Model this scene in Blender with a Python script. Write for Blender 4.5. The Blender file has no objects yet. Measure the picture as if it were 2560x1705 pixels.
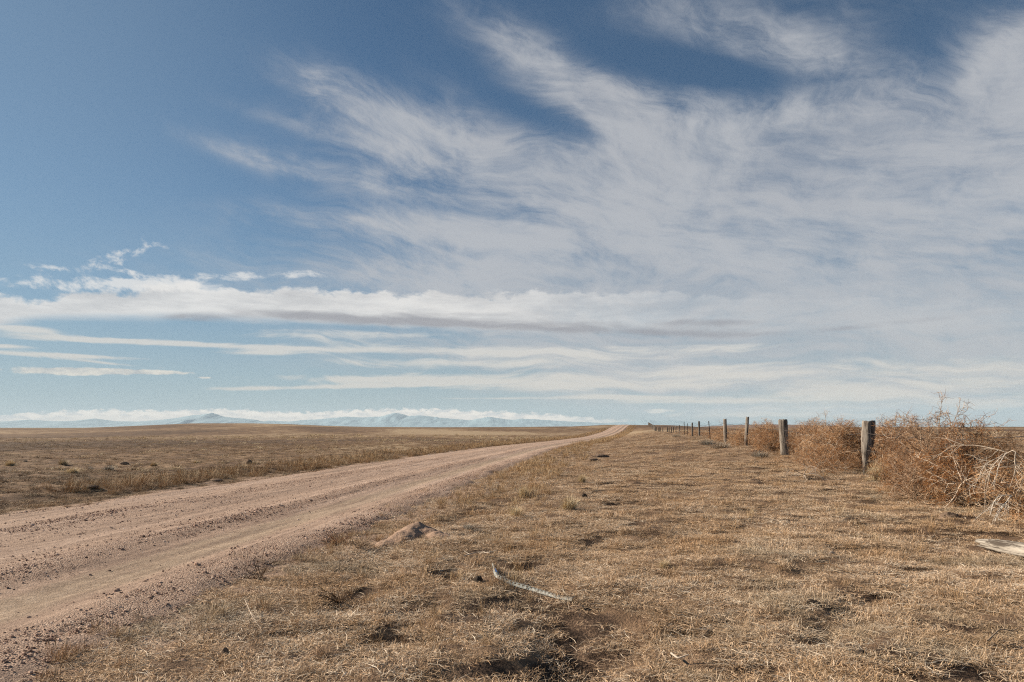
import bpy, math, random
import numpy as np
from mathutils import Vector, Matrix

R = math.radians
random.seed(7)
rng = np.random.default_rng(11)
sc = bpy.context.scene
COL = sc.collection

# ------------------------------------------------------------------ camera
EYE = 1.25
F = 1707.0                       # focal length in photo pixels (24 mm on 36 mm)
cam_d = bpy.data.cameras.new('camera')
cam = bpy.data.objects.new('camera', cam_d)
COL.objects.link(cam)
cam.location = (0, 0, EYE)
cam.rotation_euler = (R(90), 0, 0)
cam_d.lens = 24.0
cam_d.sensor_width = 36.0
cam_d.shift_y = 212.5 / 2560
cam_d.clip_start = 0.05
cam_d.clip_end = 120000
sc.camera = cam
sc.render.resolution_x, sc.render.resolution_y = 1024, 682

# ------------------------------------------------------------------ exposure
sc.view_settings.view_transform = 'Standard'
sc.view_settings.look = 'None'
sc.view_settings.gamma = 1
sc.view_settings.exposure = 0.86
sc.render.engine = 'CYCLES'
sc.cycles.max_bounces = 6
sc.cycles.diffuse_bounces = 1
sc.cycles.glossy_bounces = 2
sc.cycles.volume_bounces = 0
sc.cycles.transparent_max_bounces = 8
sc.cycles.use_denoising = False
sc.cycles.use_adaptive_sampling = False
sc.cycles.pixel_filter_type = 'BLACKMAN_HARRIS'
sc.cycles.filter_width = 1.15

# ------------------------------------------------------------------ sun
SUN_EL, SUN_AZ = R(27), R(-76)          # azimuth from +Y, negative = left
sd = bpy.data.lights.new('sun', 'SUN')
sd.energy = 5.0
sd.angle = R(0.5)
sd.color = (1.0, 0.895, 0.745)
so = bpy.data.objects.new('sun', sd)
COL.objects.link(so)
sv = Vector((math.sin(SUN_AZ) * math.cos(SUN_EL), math.cos(SUN_AZ) * math.cos(SUN_EL), math.sin(SUN_EL)))
so.rotation_euler = (-sv).to_track_quat('-Z', 'Y').to_euler()
so.location = sv * 50

# ------------------------------------------------------------------ node helpers
class E:
    """a float or vector socket with arithmetic"""
    tree = None
    flat = False        # two-dimensional noise is enough for the sky
    def __init__(s, sock): s.s = sock
    @staticmethod
    def op(kind, *a, clamp=False):
        n = E.tree.nodes.new('ShaderNodeMath'); n.operation = kind; n.use_clamp = clamp
        for i, v in enumerate(a):
            if isinstance(v, E): E.tree.links.new(v.s, n.inputs[i])
            else: n.inputs[i].default_value = float(v)
        return E(n.outputs[0])
    def __add__(a, b): return E.op('ADD', a, b)
    __radd__ = __add__
    def __sub__(a, b): return E.op('SUBTRACT', a, b)
    def __rsub__(a, b): return E.op('SUBTRACT', b, a)
    def __mul__(a, b): return E.op('MULTIPLY', a, b)
    __rmul__ = __mul__
    def __truediv__(a, b): return E.op('DIVIDE', a, b)
    def __neg__(a): return E.op('MULTIPLY', a, -1)

def sstep(lo, hi, x):
    n = E.tree.nodes.new('ShaderNodeMapRange'); n.interpolation_type = 'SMOOTHSTEP'
    for i, v in ((0, x), (1, lo), (2, hi)):
        if isinstance(v, E): E.tree.links.new(v.s, n.inputs[i])
        else: n.inputs[i].default_value = v
    n.inputs[3].default_value = 0; n.inputs[4].default_value = 1
    return E(n.outputs[0])

def vec(x, y, z=0.0):
    n = E.tree.nodes.new('ShaderNodeCombineXYZ')
    for i, v in enumerate((x, y, z)):
        if isinstance(v, E): E.tree.links.new(v.s, n.inputs[i])
        else: n.inputs[i].default_value = v
    return E(n.outputs[0])

def noise(v, scale=1.0, detail=4.0, rough=0.55, dist=0.0, color=False, lac=2.0):
    n = E.tree.nodes.new('ShaderNodeTexNoise')
    if E.flat: n.noise_dimensions = '2D'; dist = 0.0
    E.tree.links.new(v.s, n.inputs['Vector'])
    n.inputs['Scale'].default_value = scale
    n.inputs['Detail'].default_value = detail
    n.inputs['Roughness'].default_value = rough
    n.inputs['Lacunarity'].default_value = lac
    n.inputs['Distortion'].default_value = dist
    return E(n.outputs['Color' if color else 'Fac'])

def mixc(f, a, b, mode='MIX'):
    n = E.tree.nodes.new('ShaderNodeMix'); n.data_type = 'RGBA'; n.blend_type = mode
    n.clamp_factor = True
    for key, v in (('Factor_Float', f), ('A_Color', a), ('B_Color', b)):
        s = [i for i in n.inputs if i.identifier == key][0]
        if isinstance(v, E): E.tree.links.new(v.s, s)
        elif key == 'Factor_Float': s.default_value = v
        else: s.default_value = (*v, 1)
    return E([o for o in n.outputs if o.identifier == 'Result_Color'][0])

def ramp(f, stops):
    n = E.tree.nodes.new('ShaderNodeValToRGB')
    E.tree.links.new(f.s, n.inputs[0])
    el = n.color_ramp.elements
    while len(el) < len(stops): el.new(0.5)
    for e, (p, c) in zip(el, stops):
        e.position = p; e.color = (*c, 1)
    return E(n.outputs[0])

def sep(v):
    n = E.tree.nodes.new('ShaderNodeSeparateXYZ'); E.tree.links.new(v.s, n.inputs[0])
    return [E(o) for o in n.outputs]

# ------------------------------------------------------------------ world: sky and clouds by direction
def build_world():
    w = bpy.data.worlds.new('World'); sc.world = w; w.use_nodes = True
    T = w.node_tree; T.nodes.clear(); E.tree = T; E.flat = True
    out = T.nodes.new('ShaderNodeOutputWorld'); bg = T.nodes.new('ShaderNodeBackground')
    T.links.new(bg.outputs[0], out.inputs[0])
    SKY = 0.050
    bg.inputs['Strength'].default_value = SKY
    sky = T.nodes.new('ShaderNodeTexSky'); sky.sky_type = 'NISHITA'
    sky.sun_disc = False; sky.sun_elevation = SUN_EL; sky.sun_rotation = SUN_AZ
    sky.altitude = 1600; sky.air_density = 1.0; sky.dust_density = 0.6; sky.ozone_density = 1.6
    tc = T.nodes.new('ShaderNodeTexCoord')
    dx, dy, dz = sep(E(tc.outputs['Generated']))
    az = E.op('ARCTAN2', dx, dy)
    el = E.op('ARCSINE', dz)
    K = 1.707                                   # radians -> thousands of photo pixels
    A = az * K
    B = el * K

    def P(u, v):                                # photo pixel -> (A, B)
        x = (u - 1280) / F; z = (1065 - v) / F
        a = math.atan(x); return a * K, math.atan(z * math.cos(a)) * K

    AB = vec(A, B, 0.0)
    def total(lst):
        """sum of soft ellipses (u, v, half-width, half-height, tilt falling to the right, weight)"""
        t = None
        for b in lst:
            u, v, ru, rv, ang, amp = b
            a0, b0 = P(u, v)
            m = T.nodes.new('ShaderNodeMapping'); m.vector_type = 'TEXTURE'
            T.links.new((AB if t is None else vec(A, B, t)).s, m.inputs['Vector'])   # chained, keeps the shader small
            m.inputs['Location'].default_value = (a0, b0, 0)
            m.inputs['Rotation'].default_value = (0, 0, R(-ang))
            m.inputs['Scale'].default_value = (ru / 1000, rv / 1000, 1e6)
            d = T.nodes.new('ShaderNodeVectorMath'); d.operation = 'DOT_PRODUCT'
            T.links.new(m.outputs[0], d.inputs[0]); T.links.new(m.outputs[0], d.inputs[1])
            e = E.op('POWER', 0.36788, E(d.outputs['Value']))
            t = E.op('MULTIPLY_ADD', e, amp, 0.0 if t is None else t)
        return t

    def rot(ang, sx, sy, ox=0.0, warp=None):
        c, s = math.cos(R(ang)), math.sin(R(ang))
        x, y = A, B
        if warp is not None:
            x = A + warp[0]; y = B + warp[1]
        return vec((x * c - y * s) * sx + ox, (x * s + y * c) * sy + ox * 0.73, 0.0)

    wn = noise(vec(A * 2.2, B * 3.4, 3.3), 1, 3, 0.5, color=True)
    wx, wy, _ = sep(wn)
    W = ((wx - 0.5) * 0.30, (wy - 0.5) * 0.13)

    # --- clear sky, tuned by elevation
    base = E(sky.outputs[0])
    base = mixc(1.0, base, (0.63, 0.81, 0.86), 'MULTIPLY')
    hz = sstep(0.30, 0.0, B)
    base = mixc(sstep(0.55, 0.15, B) * 0.40, base, (2.7, 3.7, 4.5))
    base = mixc(hz * 0.60, base, (4.5, 5.2, 5.6))
    left = sstep(-0.25, -1.15, A)
    base = mixc(left * 0.30, base, (3.2, 4.4, 5.4))

    # --- high cirrus veil
    cov = total([
        (2300, 640, 900, 320, 0, 0.75), (1800, 420, 620, 110, 8, 0.50), (2350, 330, 420, 190, 0, 0.50),
        (1480, 245, 260, 55, 30, 0.55), (1290, 105, 200, 36, 24, 0.26), (1640, 300, 170, 45, 30, 0.40),
        (900, 270, 190, 60, 20, 0.52), (1060, 335, 300, 50, 17, 0.38), (760, 320, 170, 20, 9, 0.28),
        (720, 425, 240, 32, 9, 0.50), (940, 465, 260, 38, 10, 0.42), (1250, 420, 420, 70, 8, 0.42),
        (900, 560, 330, 30, 2, 0.36), (1300, 580, 520, 60, 0, 0.42),
        (1800, 55, 300, 50, 22, 0.22), (2010, 150, 200, 40, 20, 0.20), (2480, 160, 130, 110, 30, 0.55),
        (1500, 720, 1100, 90, 0, 0.42), (2300, 900, 1000, 120, 0, 0.80), (1700, 830, 900, 110, 0, 0.45),
        (850, 690, 330, 45, 0, 0.30), (1480, 500, 560, 170, 6, 0.28), (1950, 130, 620, 190, 10, 0.24), (1250, 180, 300, 110, 20, 0.12), (1080, 640, 420, 60, 2, 0.22),
        # gaps of blue
        (1840, 185, 300, 40, 13, -0.55), (2350, 95, 170, 75, 0, -0.55), (2370, 215, 55, 65, -20, -0.40),
        (2480, 240, 80, 26, -10, -0.35), (1330, 290, 210, 32, 26, -0.30), (1480, 330, 130, 22, 18, -0.30),
        (1100, 385, 260, 16, 14, -0.20), (2130, 655, 400, 40, 3, -0.42), (1060, 510, 330, 22, 6, -0.42), (1350, 640, 300, 22, 0, -0.28),
        (1700, 470, 260, 26, 6, -0.22), (2060, 430, 280, 24, 14, -0.14), (1420, 500, 300, 24, 4, -0.16),
    ])
    nA = noise(rot(11, 2.8, 12.0, 0.0, W), 1, 7, 0.60, 0.45)
    nB = noise(rot(33, 3.4, 9.5, 5.0, W), 1, 7, 0.62, 0.6)
    nH = noise(rot(1, 1.9, 22.0, 9.0, W), 1, 7, 0.58, 0.25)
    upR = sstep(-0.10, 0.35, A) * sstep(0.50, 0.75, B)
    low = sstep(0.42, 0.26, B)
    st = nA + (nB - nA) * upR
    st = st + (nH - st) * low
    pat = noise(rot(18, 2.4, 5.0, 12.0, W), 1, 5, 0.6, 0.3)
    fluff = noise(rot(24, 8.0, 15.0, 2.0, W), 1, 8, 0.72)
    fib = noise(rot(13, 5.0, 46.0, 6.0, W), 1, 6, 0.68)
    stn = sstep(0.30, 0.70, st) * 0.40 + sstep(0.30, 0.70, pat) * 0.18 + sstep(0.28, 0.72, fluff) * 0.28 + sstep(0.28, 0.72, fib) * 0.16
    covc = E.op('MINIMUM', cov, 0.95)
    thick = sstep(0.50, 1.20, cov)
    d1 = covc * (0.10 + thick * 0.32 + stn * (1.42 - thick * 0.62)) - 0.05
    cirrus = sstep(0.0, 0.98, d1)
    cc = mixc(sstep(0.35, 0.05, B), (6.3, 6.5, 6.75), (7.6, 7.15, 6.6))
    cc = mixc(sstep(0.2, 0.7, pat) * 0.30, (5.2, 5.3, 5.6), cc)
    col = mixc(cirrus * 0.88, base, cc)

    # --- thin low streaks
    st2 = total([
        (640, 868, 380, 7, 0, 0.75), (300, 853, 190, 7, -1, 0.85), (200, 890, 200, 5, 0, 0.95), (230, 904, 140, 4, 3, 0.6),
        (0, 865, 60, 5, 0, 0.8), (640, 882, 90, 7, -2, 0.85), (1180, 908, 380, 14, 0, 0.8), (1500, 880, 500, 16, 0, 0.6),
        (950, 947, 300, 11, -1, 0.85), (800, 968, 330, 6, -2, 0.9), (1350, 960, 420, 16, 0, 0.75), (1700, 930, 420, 14, 0, 0.5),
        (1250, 996, 170, 4, 0, 0.75), (1560, 993, 170, 6, 1, 0.95), (1750, 1004, 260, 5, 0, 0.5), (2200, 985, 500, 30, 0, 0.55),
        (2300, 930, 600, 45, 0, 0.45), (1000, 838, 360, 12, 0, 0.7), (1000, 870, 380, 18, 2, 0.45), (60, 822, 80, 10, 0, 1.0), (2150, 1030, 380, 22, 0, 0.45),
        (1850, 1040, 200, 8, 0, 0.5), (1250, 815, 500, 10, 0, 0.4),
    ])
    n2 = noise(rot(1.5, 3.0, 40.0, 4.0, W), 1, 6, 0.62, 0.2)
    n2f = noise(rot(-8, 16.0, 70.0, 6.0, W), 1, 4, 0.6, 0.6)
    s2 = sstep(0.22, 0.85, st2 * 0.9 + (n2 - 0.5) * 1.5 * sstep(0.02, 0.4, st2) + (n2f - 0.5) * 0.35 * sstep(0.05, 0.4, st2))
    wcol = mixc(sstep(0.30, 0.02, B), (7.6, 7.5, 7.2), (8.0, 7.3, 6.4))
    col = mixc(s2 * 0.82, col, wcol)

    # --- main stratus bank with puffy top
    puff = noise(vec(A * 13.0, B * 24.0, 1.7), 1, 8, 0.60, 0.4)
    puff2 = noise(vec(A * 5.0, B * 26.0, 7.7), 1, 6, 0.6, 0.2)
    # upper and lower edge along azimuth
    def edge(pts):
        n = T.nodes.new('ShaderNodeFloatCurve')
        c = n.mapping.curves[0]
        ptsn = [((P(u, v)[0] + 1.2) / 2.4, P(u, v)[1] / 0.6) for u, v in pts]
        while len(c.points) < len(ptsn): c.points.new(0.5, 0.5)
        for p, q in zip(c.points, ptsn): p.location = q
        n.mapping.update()
        T.links.new(((A + 1.2) / 2.4).s, n.inputs['Value'])
        return E(n.outputs[0]) * 0.6
    top = edge([(0, 742), (150, 738), (300, 728), (480, 712), (650, 722), (800, 728), (1100, 735), (1500, 730), (2000, 745), (2560, 760)])
    bot = edge([(0, 822), (90, 806), (300, 804), (600, 806), (800, 815), (1100, 826), (1500, 836), (1800, 842), (2560, 830)])
    fadeR = sstep(0.75, -0.35, A)
    tmask = sstep(-0.006, 0.010, top - B + (puff - 0.5) * 0.072)
    bmask = sstep(-0.004, 0.022, B - bot + (puff2 - 0.5) * 0.030)
    bank = tmask * bmask * (0.12 + fadeR * 0.80)
    # small detached puffs above the bank on the left
    pf = total([(200, 712, 150, 16, -3, 0.75), (330, 708, 40, 9, 0, 0.9), (440, 712, 110, 18, -4, 0.8), (250, 665, 90, 10, -14, 0.42), (310, 633, 60, 12, -20, 0.62),
                (370, 602, 45, 8, 18, 0.50), (90, 665, 40, 8, 0, 0.45), (320, 680, 60, 6, 8, 0.55), (620, 690, 130, 9, -4, 0.55), (760, 685, 130, 12, -4, 0.45)])
    pn = noise(rot(8, 22.0, 42.0, 3.0, W), 1, 7, 0.62, 0.8)
    pfm = sstep(0.22, 0.95, pf * 0.9 + (pn - 0.5) * 2.2 * sstep(0.05, 0.4, pf))
    shade = sstep(0.30, 0.72, noise(vec(A * 5.0, B * 26.0, 2.2), 1, 8, 0.64, 0.3))
    bankc = mixc(shade * 0.65, (9.4, 9.1, 8.7), (5.6, 5.55, 5.65))
    col = mixc(bank * 0.92, col, bankc)
    col = mixc(pfm * 0.75, col, (9.2, 9.0, 8.7))
    # grey underside strip
    us = total([(880, 800, 260, 13, 1, 0.9), (1250, 812, 420, 15, 2, 1.15), (1650, 833, 240, 9, 2.5, 0.9), (1780, 806, 180, 9, 3, 0.7),
                (2150, 815, 340, 8, -2, 0.5), (520, 793, 130, 10, -3, 0.8), (760, 742, 120, 14, 3, 0.45), (1180, 786, 140, 7, 0, 0.6)])
    un = noise(rot(2, 5.0, 34.0, 8.0, W), 1, 6, 0.55, 0.2)
    usm = sstep(0.15, 1.25, us * 0.9 + (un - 0.5) * 1.7 * sstep(0.05, 0.5, us))
    col = mixc(usm * 0.85, col, (3.5, 3.5, 3.85))
    # small separate low clouds
    lc = total([(160, 929, 110, 8, -1, 1.0), (330, 929, 130, 6, 0, 1.0), (508, 944, 18, 3, 0, 0.8), (1642, 1027, 45, 6, 0, 1.0), (2090, 1018, 90, 5, 0, 0.45)])
    ln = noise(vec(A * 24.0, B * 60.0, 5.5), 1, 5, 0.6, 0.4)
    lcm = sstep(0.35, 0.75, lc + (ln - 0.5) * 1.1 * sstep(0.05, 0.4, lc))
    col = mixc(lcm * 0.85, col, mixc(sstep(0.3, 0.7, ln), (5.6, 5.6, 5.5), (9.0, 8.3, 7.2)))

    # --- cloud bank lying along the mountains
    mt = edge([(0, 1038), (120, 1029), (220, 1024), (420, 1026), (520, 1022), (760, 1030), (900, 1024), (1080, 1022), (1260, 1030), (1400, 1036), (1500, 1046), (1620, 1050), (2560, 1060)])
    mp = noise(vec(A * 44.0, B * 90.0, 4.1), 1, 6, 0.60, 0.5)
    mm = sstep(-0.002, 0.004, mt - B + (mp - 0.5) * 0.022) * sstep(0.42, 0.05, A)
    mp2 = noise(vec(A * 30.0, B * 90.0, 9.1), 1, 5, 0.6, 0.5)
    upper = sstep(0.030, 0.0, mt - B)
    mc = mixc(upper * sstep(0.42, 0.62, mp2) * 0.9, (10.0, 8.9, 7.8), (12.4, 10.9, 9.3))
    mc = mixc(upper * sstep(0.50, 0.36, mp2) * 0.7, mc, (6.6, 6.6, 6.6))
    col = mixc(mm * 0.95, col, mc)
    T.links.new(col.s, bg.inputs['Color'])
    w.cycles.sampling_method = 'MANUAL'
    w.cycles.sample_map_resolution = 256
    E.flat = False
build_world()

# ------------------------------------------------------------------ object helpers
def tag(o, label=None, cat=None, group=None, kind=None):
    if label: o['label'] = label
    if cat: o['category'] = cat
    if group: o['group'] = group
    if kind: o['kind'] = kind
    return o

def link(o, parent=None):
    COL.objects.link(o)
    if parent is not None: o.parent = parent
    return o

def empty(name, loc, rz=0.0):
    o = bpy.data.objects.new(name, None); COL.objects.link(o)
    o.location = loc; o.rotation_euler = (0, 0, rz); o.empty_display_size = 0.1
    return o

def fastmesh(name, V, faces, mat=None, smooth=True, attrs=None):
    """faces: list of int arrays (n,3) or (n,4)"""
    V = np.asarray(V, dtype=np.float32)
    me = bpy.data.meshes.new(name)
    me.vertices.add(len(V)); me.vertices.foreach_set('co', V.ravel())
    faces = [np.asarray(f, dtype=np.int32) for f in faces if len(f)]
    loops = np.concatenate([f.ravel() for f in faces])
    sizes = np.concatenate([np.full(len(f), f.shape[1], dtype=np.int32) for f in faces])
    starts = np.concatenate([[0], np.cumsum(sizes)[:-1]]).astype(np.int32)
    me.loops.add(len(loops)); me.loops.foreach_set('vertex_index', loops)
    me.polygons.add(len(sizes)); me.polygons.foreach_set('loop_start', starts)
    try: me.polygons.foreach_set('loop_total', sizes)
    except Exception: pass
    me.update(calc_edges=True)
    me.polygons.foreach_set('use_smooth', np.full(len(sizes), smooth, dtype=bool))
    for k, a in (attrs or {}).items():
        at = me.attributes.new(k, 'FLOAT', 'POINT'); at.data.foreach_set('value', np.asarray(a, dtype=np.float32))
    if mat: me.materials.append(mat)
    return me

def meshobj(name, me, parent=None):
    return link(bpy.data.objects.new(name, me), parent)

def smooth01(a, b, x):
    t = np.clip((x - a) / (b - a), 0, 1); return t * t * (3 - 2 * t)

_perm = np.random.default_rng(5).permutation(512)
_grad = np.random.default_rng(6).uniform(-1, 1, (512, 2))
def perlin(x, y, seed=0):
    x = np.asarray(x, float); y = np.asarray(y, float)
    xi = np.floor(x).astype(int); yi = np.floor(y).astype(int)
    xf = x - xi; yf = y - yi
    def g(ix, iy, fx, fy):
        h = _perm[(_perm[(ix + seed * 31) % 512] + iy) % 512]
        return _grad[h, 0] * fx + _grad[h, 1] * fy
    u = xf * xf * xf * (xf * (xf * 6 - 15) + 10); v = yf * yf * yf * (yf * (yf * 6 - 15) + 10)
    a = g(xi, yi, xf, yf) * (1 - u) + g(xi + 1, yi, xf - 1, yf) * u
    b = g(xi, yi + 1, xf, yf - 1) * (1 - u) + g(xi + 1, yi + 1, xf - 1, yf - 1) * u
    return a * (1 - v) + b * v

# ------------------------------------------------------------------ terrain
def table(pts, lo=-120, hi=900, sm=9):
    ys = np.arange(lo - 60, hi + 60, 1.0)
    p = np.array(pts, float)
    # linear extension at both ends
    s0 = (p[1, 1] - p[0, 1]) / (p[1, 0] - p[0, 0]); s1 = (p[-1, 1] - p[-2, 1]) / (p[-1, 0] - p[-2, 0])
    v = np.interp(ys, p[:, 0], p[:, 1])
    v = np.where(ys < p[0, 0], p[0, 1] + s0 * (ys - p[0, 0]), v)
    v = np.where(ys > p[-1, 0], p[-1, 1] + s1 * (ys - p[-1, 0]), v)
    k = np.exp(-0.5 * (np.arange(-3 * sm, 3 * sm + 1) / sm) ** 2); k /= k.sum()
    vs = np.convolve(np.pad(v, 3 * sm, mode='reflect', reflect_type='odd'), k, 'valid')
    return lambda y: np.interp(y, ys, vs)

CTR = table([(-60, -12.86), (0, -5.83), (30, -2.31), (56, 0.95), (88, 6.9), (157, 19.6), (215, 31.5), (300, 48.5), (420, 73)])
ZR = table([(-60, 0.2), (0, 0.0), (56, -0.47), (88, -0.84), (157, -1.36), (215, -0.72), (300, 1.55), (330, 1.85), (380, 1.5), (600, -7)], sm=12)
XF = table([(-60, 1.9), (0, 6.9), (17.1, 8.9), (24.6, 9.78), (30.3, 10.46), (35.4, 11.05), (43, 12.4), (49, 13.4), (60, 15.4), (70, 17.2), (86, 20.3), (104, 23.6), (125, 27.6), (138, 30), (168, 35.3), (215, 44.5), (260, 53), (310, 62), (420, 82)], sm=5)
ZF = table([(-60, -0.1), (0, -0.03), (17, 0.0), (24, 0.12), (30, 0.27), (36, 0.38), (43, 0.43), (50, 0.42), (60, 0.40), (80, 0.36), (104, 0.26), (138, 0.02), (168, -0.05), (215, 0.15), (260, 0.75), (310, 1.55), (340, 1.75), (380, 1.4), (600, -7)], sm=6)
HORIZ = np.array([(-900, 1070.5), (0, 1070.5), (204, 1070.5), (350, 1064.0), (480, 1058.5), (620, 1058.2), (720, 1060.3), (820, 1064.5), (920, 1067.5), (1100, 1068.5), (1300, 1067.6),
                  (1500, 1064.8), (1640, 1064), (1700, 1066), (1790, 1069), (1900, 1070.3), (2050, 1070), (2190, 1067.6), (2560, 1067), (3500, 1067)], float)
RIDGE = 400.0

# hollows and bare dark soil: photo position on the flat, radius and depth in metres
def flat_at(u, v):
    y = EYE * F / (v - 1065); return (u - 1280) / F * y, y
HOLLOWS = [(*flat_at(u, v), r, d) for u, v, r, d in [
    (1310, 1440, 0.26, 0.07), (1385, 1490, 0.22, 0.07), (1290, 1475, 0.24, 0.07), (1455, 1530, 0.27, 0.11), (1480, 1575, 0.26, 0.10), (1430, 1610, 0.26, 0.09), (1450, 1650, 0.24, 0.08), (1520, 1640, 0.20, 0.06),
    (1330, 1660, 0.22, 0.05), (1240, 1640, 0.18, 0.05), (1400, 1690, 0.2, 0.05), (1120, 1425, 0.22, 0.05), (1250, 1375, 0.34, 0.05), (1340, 1400, 0.22, 0.05), (1010, 1560, 0.20, 0.05), (1090, 1600, 0.18, 0.04),
    (930, 1600, 0.18, 0.05), (1180, 1500, 0.2, 0.04), (700, 1610, 0.16, 0.05), (880, 1460, 0.2, 0.04), (1560, 1700, 0.22, 0.05), (1720, 1560, 0.14, 0.04), (1870, 1360, 0.3, 0.03), (2150, 1480, 0.22, 0.04),
    (2330, 1560, 0.2, 0.04), (2260, 1650, 0.18, 0.04), (2430, 1670, 0.2, 0.05), (1900, 1660, 0.16, 0.04), (2080, 1600, 0.16, 0.03), (1640, 1430, 0.16, 0.04), (1250, 1245, 0.6, 0.06), (1150, 1290, 0.4, 0.05),
    (1850, 1205, 0.8, 0.05), (1930, 1190, 0.8, 0.06), (1720, 1215, 0.6, 0.04), (1480, 1350, 0.3, 0.03), (1600, 1250, 0.6, 0.03), (2380, 1300, 0.5, 0.05), (2170, 1260, 0.5, 0.03), (1990, 1300, 0.4, 0.03)]]

def hollow(x, y):
    '''depth and a 0..1 bareness'''
    dep = np.zeros(np.shape(x)); bare = np.zeros(np.shape(x))
    for hx, hy, r, d in HOLLOWS:
        q = ((x - hx) / r) ** 2 + ((y - hy) / (r * 1.15)) ** 2
        g = np.exp(-q); dep = dep + d * g; bare = np.maximum(bare, g * (1.0 if r < 0.3 else 0.55))
    return dep, bare

def H(x, y):
    x = np.asarray(x, float); y = np.asarray(y, float)
    r = np.hypot(x, y)
    c = CTR(y); t = x - c
    tf = np.maximum(XF(y) - c, 6.0)
    w = smooth01(0, 1, (t - 2.6) / (tf - 2.6))
    zr = ZR(y)
    z = zr * (1 - w) + ZF(y) * w
    z = z + 0.10 * smooth01(-3.0, -5.5, t) + 0.02 * smooth01(2.8, 4.5, t)
    u = 1280 + F * x / np.maximum(y, 1.0)
    v = np.interp(u, HORIZ[:, 0], HORIZ[:, 1])
    zrid = EYE + (1065 - v) / F * RIDGE
    corr = smooth01(10, 55, np.abs(t - 6))
    s = smooth01(110, RIDGE, y) * corr
    zn = np.where(y < 120, z, np.minimum(z, -0.2))
    z = np.where(y > 110, zn * (corr) + z * (1 - corr), z)
    z = z * (1 - s) + zrid * s
    far = smooth01(430, 3500, y)
    z = np.where(y > 430, np.maximum(z, -6) * (1 - smooth01(430, 900, y)) - 34 * far, z)
    # low red hill far to the right
    hx = (1280 - 1280 + 680) / F * 1500
    z = z + 16.5 * np.exp(-((x - hx) / 230) ** 2 - ((y - 1650) / 330) ** 2) * (y > 500)
    # ground unevenness
    offroad = np.clip(smooth01(2.7, 4.2, t) + smooth01(-2.7, -4.2, t), 0, 1)
    near = 1 - smooth01(60, 200, r)
    z = z + offroad * near * (0.16 * perlin(x / 6.3, y / 6.3, 1) + 0.12 * perlin(x / 1.7, y / 1.7, 2) + 0.095 * perlin(x / 0.5, y / 0.5, 3) + 0.036 * perlin(x / 0.2, y / 0.2, 4))
    z = z + (1 - near) * smooth01(8, 25, np.abs(t)) * (0.35 * perlin(x / 28, y / 28, 5)) * (1 - smooth01(300, 420, r))
    dep, bare = hollow(x, y)
    z = z - dep * (1 + 0.8 * perlin(x * 3.1, y * 3.1, 8)) + bare * 0.03 * perlin(x * 9, y * 9, 9) * near
    return z

def Hs(x, y): return float(H(np.array([x]), np.array([y]))[0])

def gp(u, v):
    """ground point under a photo pixel"""
    ys = np.concatenate([np.arange(2.2, 40, 0.02), np.arange(40, 400, 0.2)])
    xs = (u - 1280) / F * ys
    zs = EYE + (1065 - v) / F * ys
    h = H(xs, ys)
    i = np.argmax(h >= zs)
    return float(xs[i]), float(ys[i]), float(h[i])

# ------------------------------------------------------------------ materials
def newmat(name):
    m = bpy.data.materials.new(name); m.use_nodes = True
    E.tree = m.node_tree
    b = m.node_tree.nodes['Principled BSDF']
    b.inputs['Roughness'].default_value = 0.9
    b.inputs['Specular IOR Level'].default_value = 0.15
    return m, b

def setcol(b, c): E.tree.links.new(c.s, b.inputs['Base Color'])

def bump(b, h, strength=0.5, dist=0.02):
    n = E.tree.nodes.new('ShaderNodeBump')
    n.inputs['Strength'].default_value = strength; n.inputs['Distance'].default_value = dist
    E.tree.links.new(h.s, n.inputs['Height']); E.tree.links.new(n.outputs[0], b.inputs['Normal'])

def wpos():
    n = E.tree.nodes.new('ShaderNodeNewGeometry'); return E(n.outputs['Position'])
def opos():
    n = E.tree.nodes.new('ShaderNodeTexCoord'); return E(n.outputs['Object'])
def attr(name):
    n = E.tree.nodes.new('ShaderNodeAttribute'); n.attribute_name = name; return E(n.outputs['Fac'])
def orand():
    n = E.tree.nodes.new('ShaderNodeObjectInfo'); return E(n.outputs['Random'])

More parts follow.
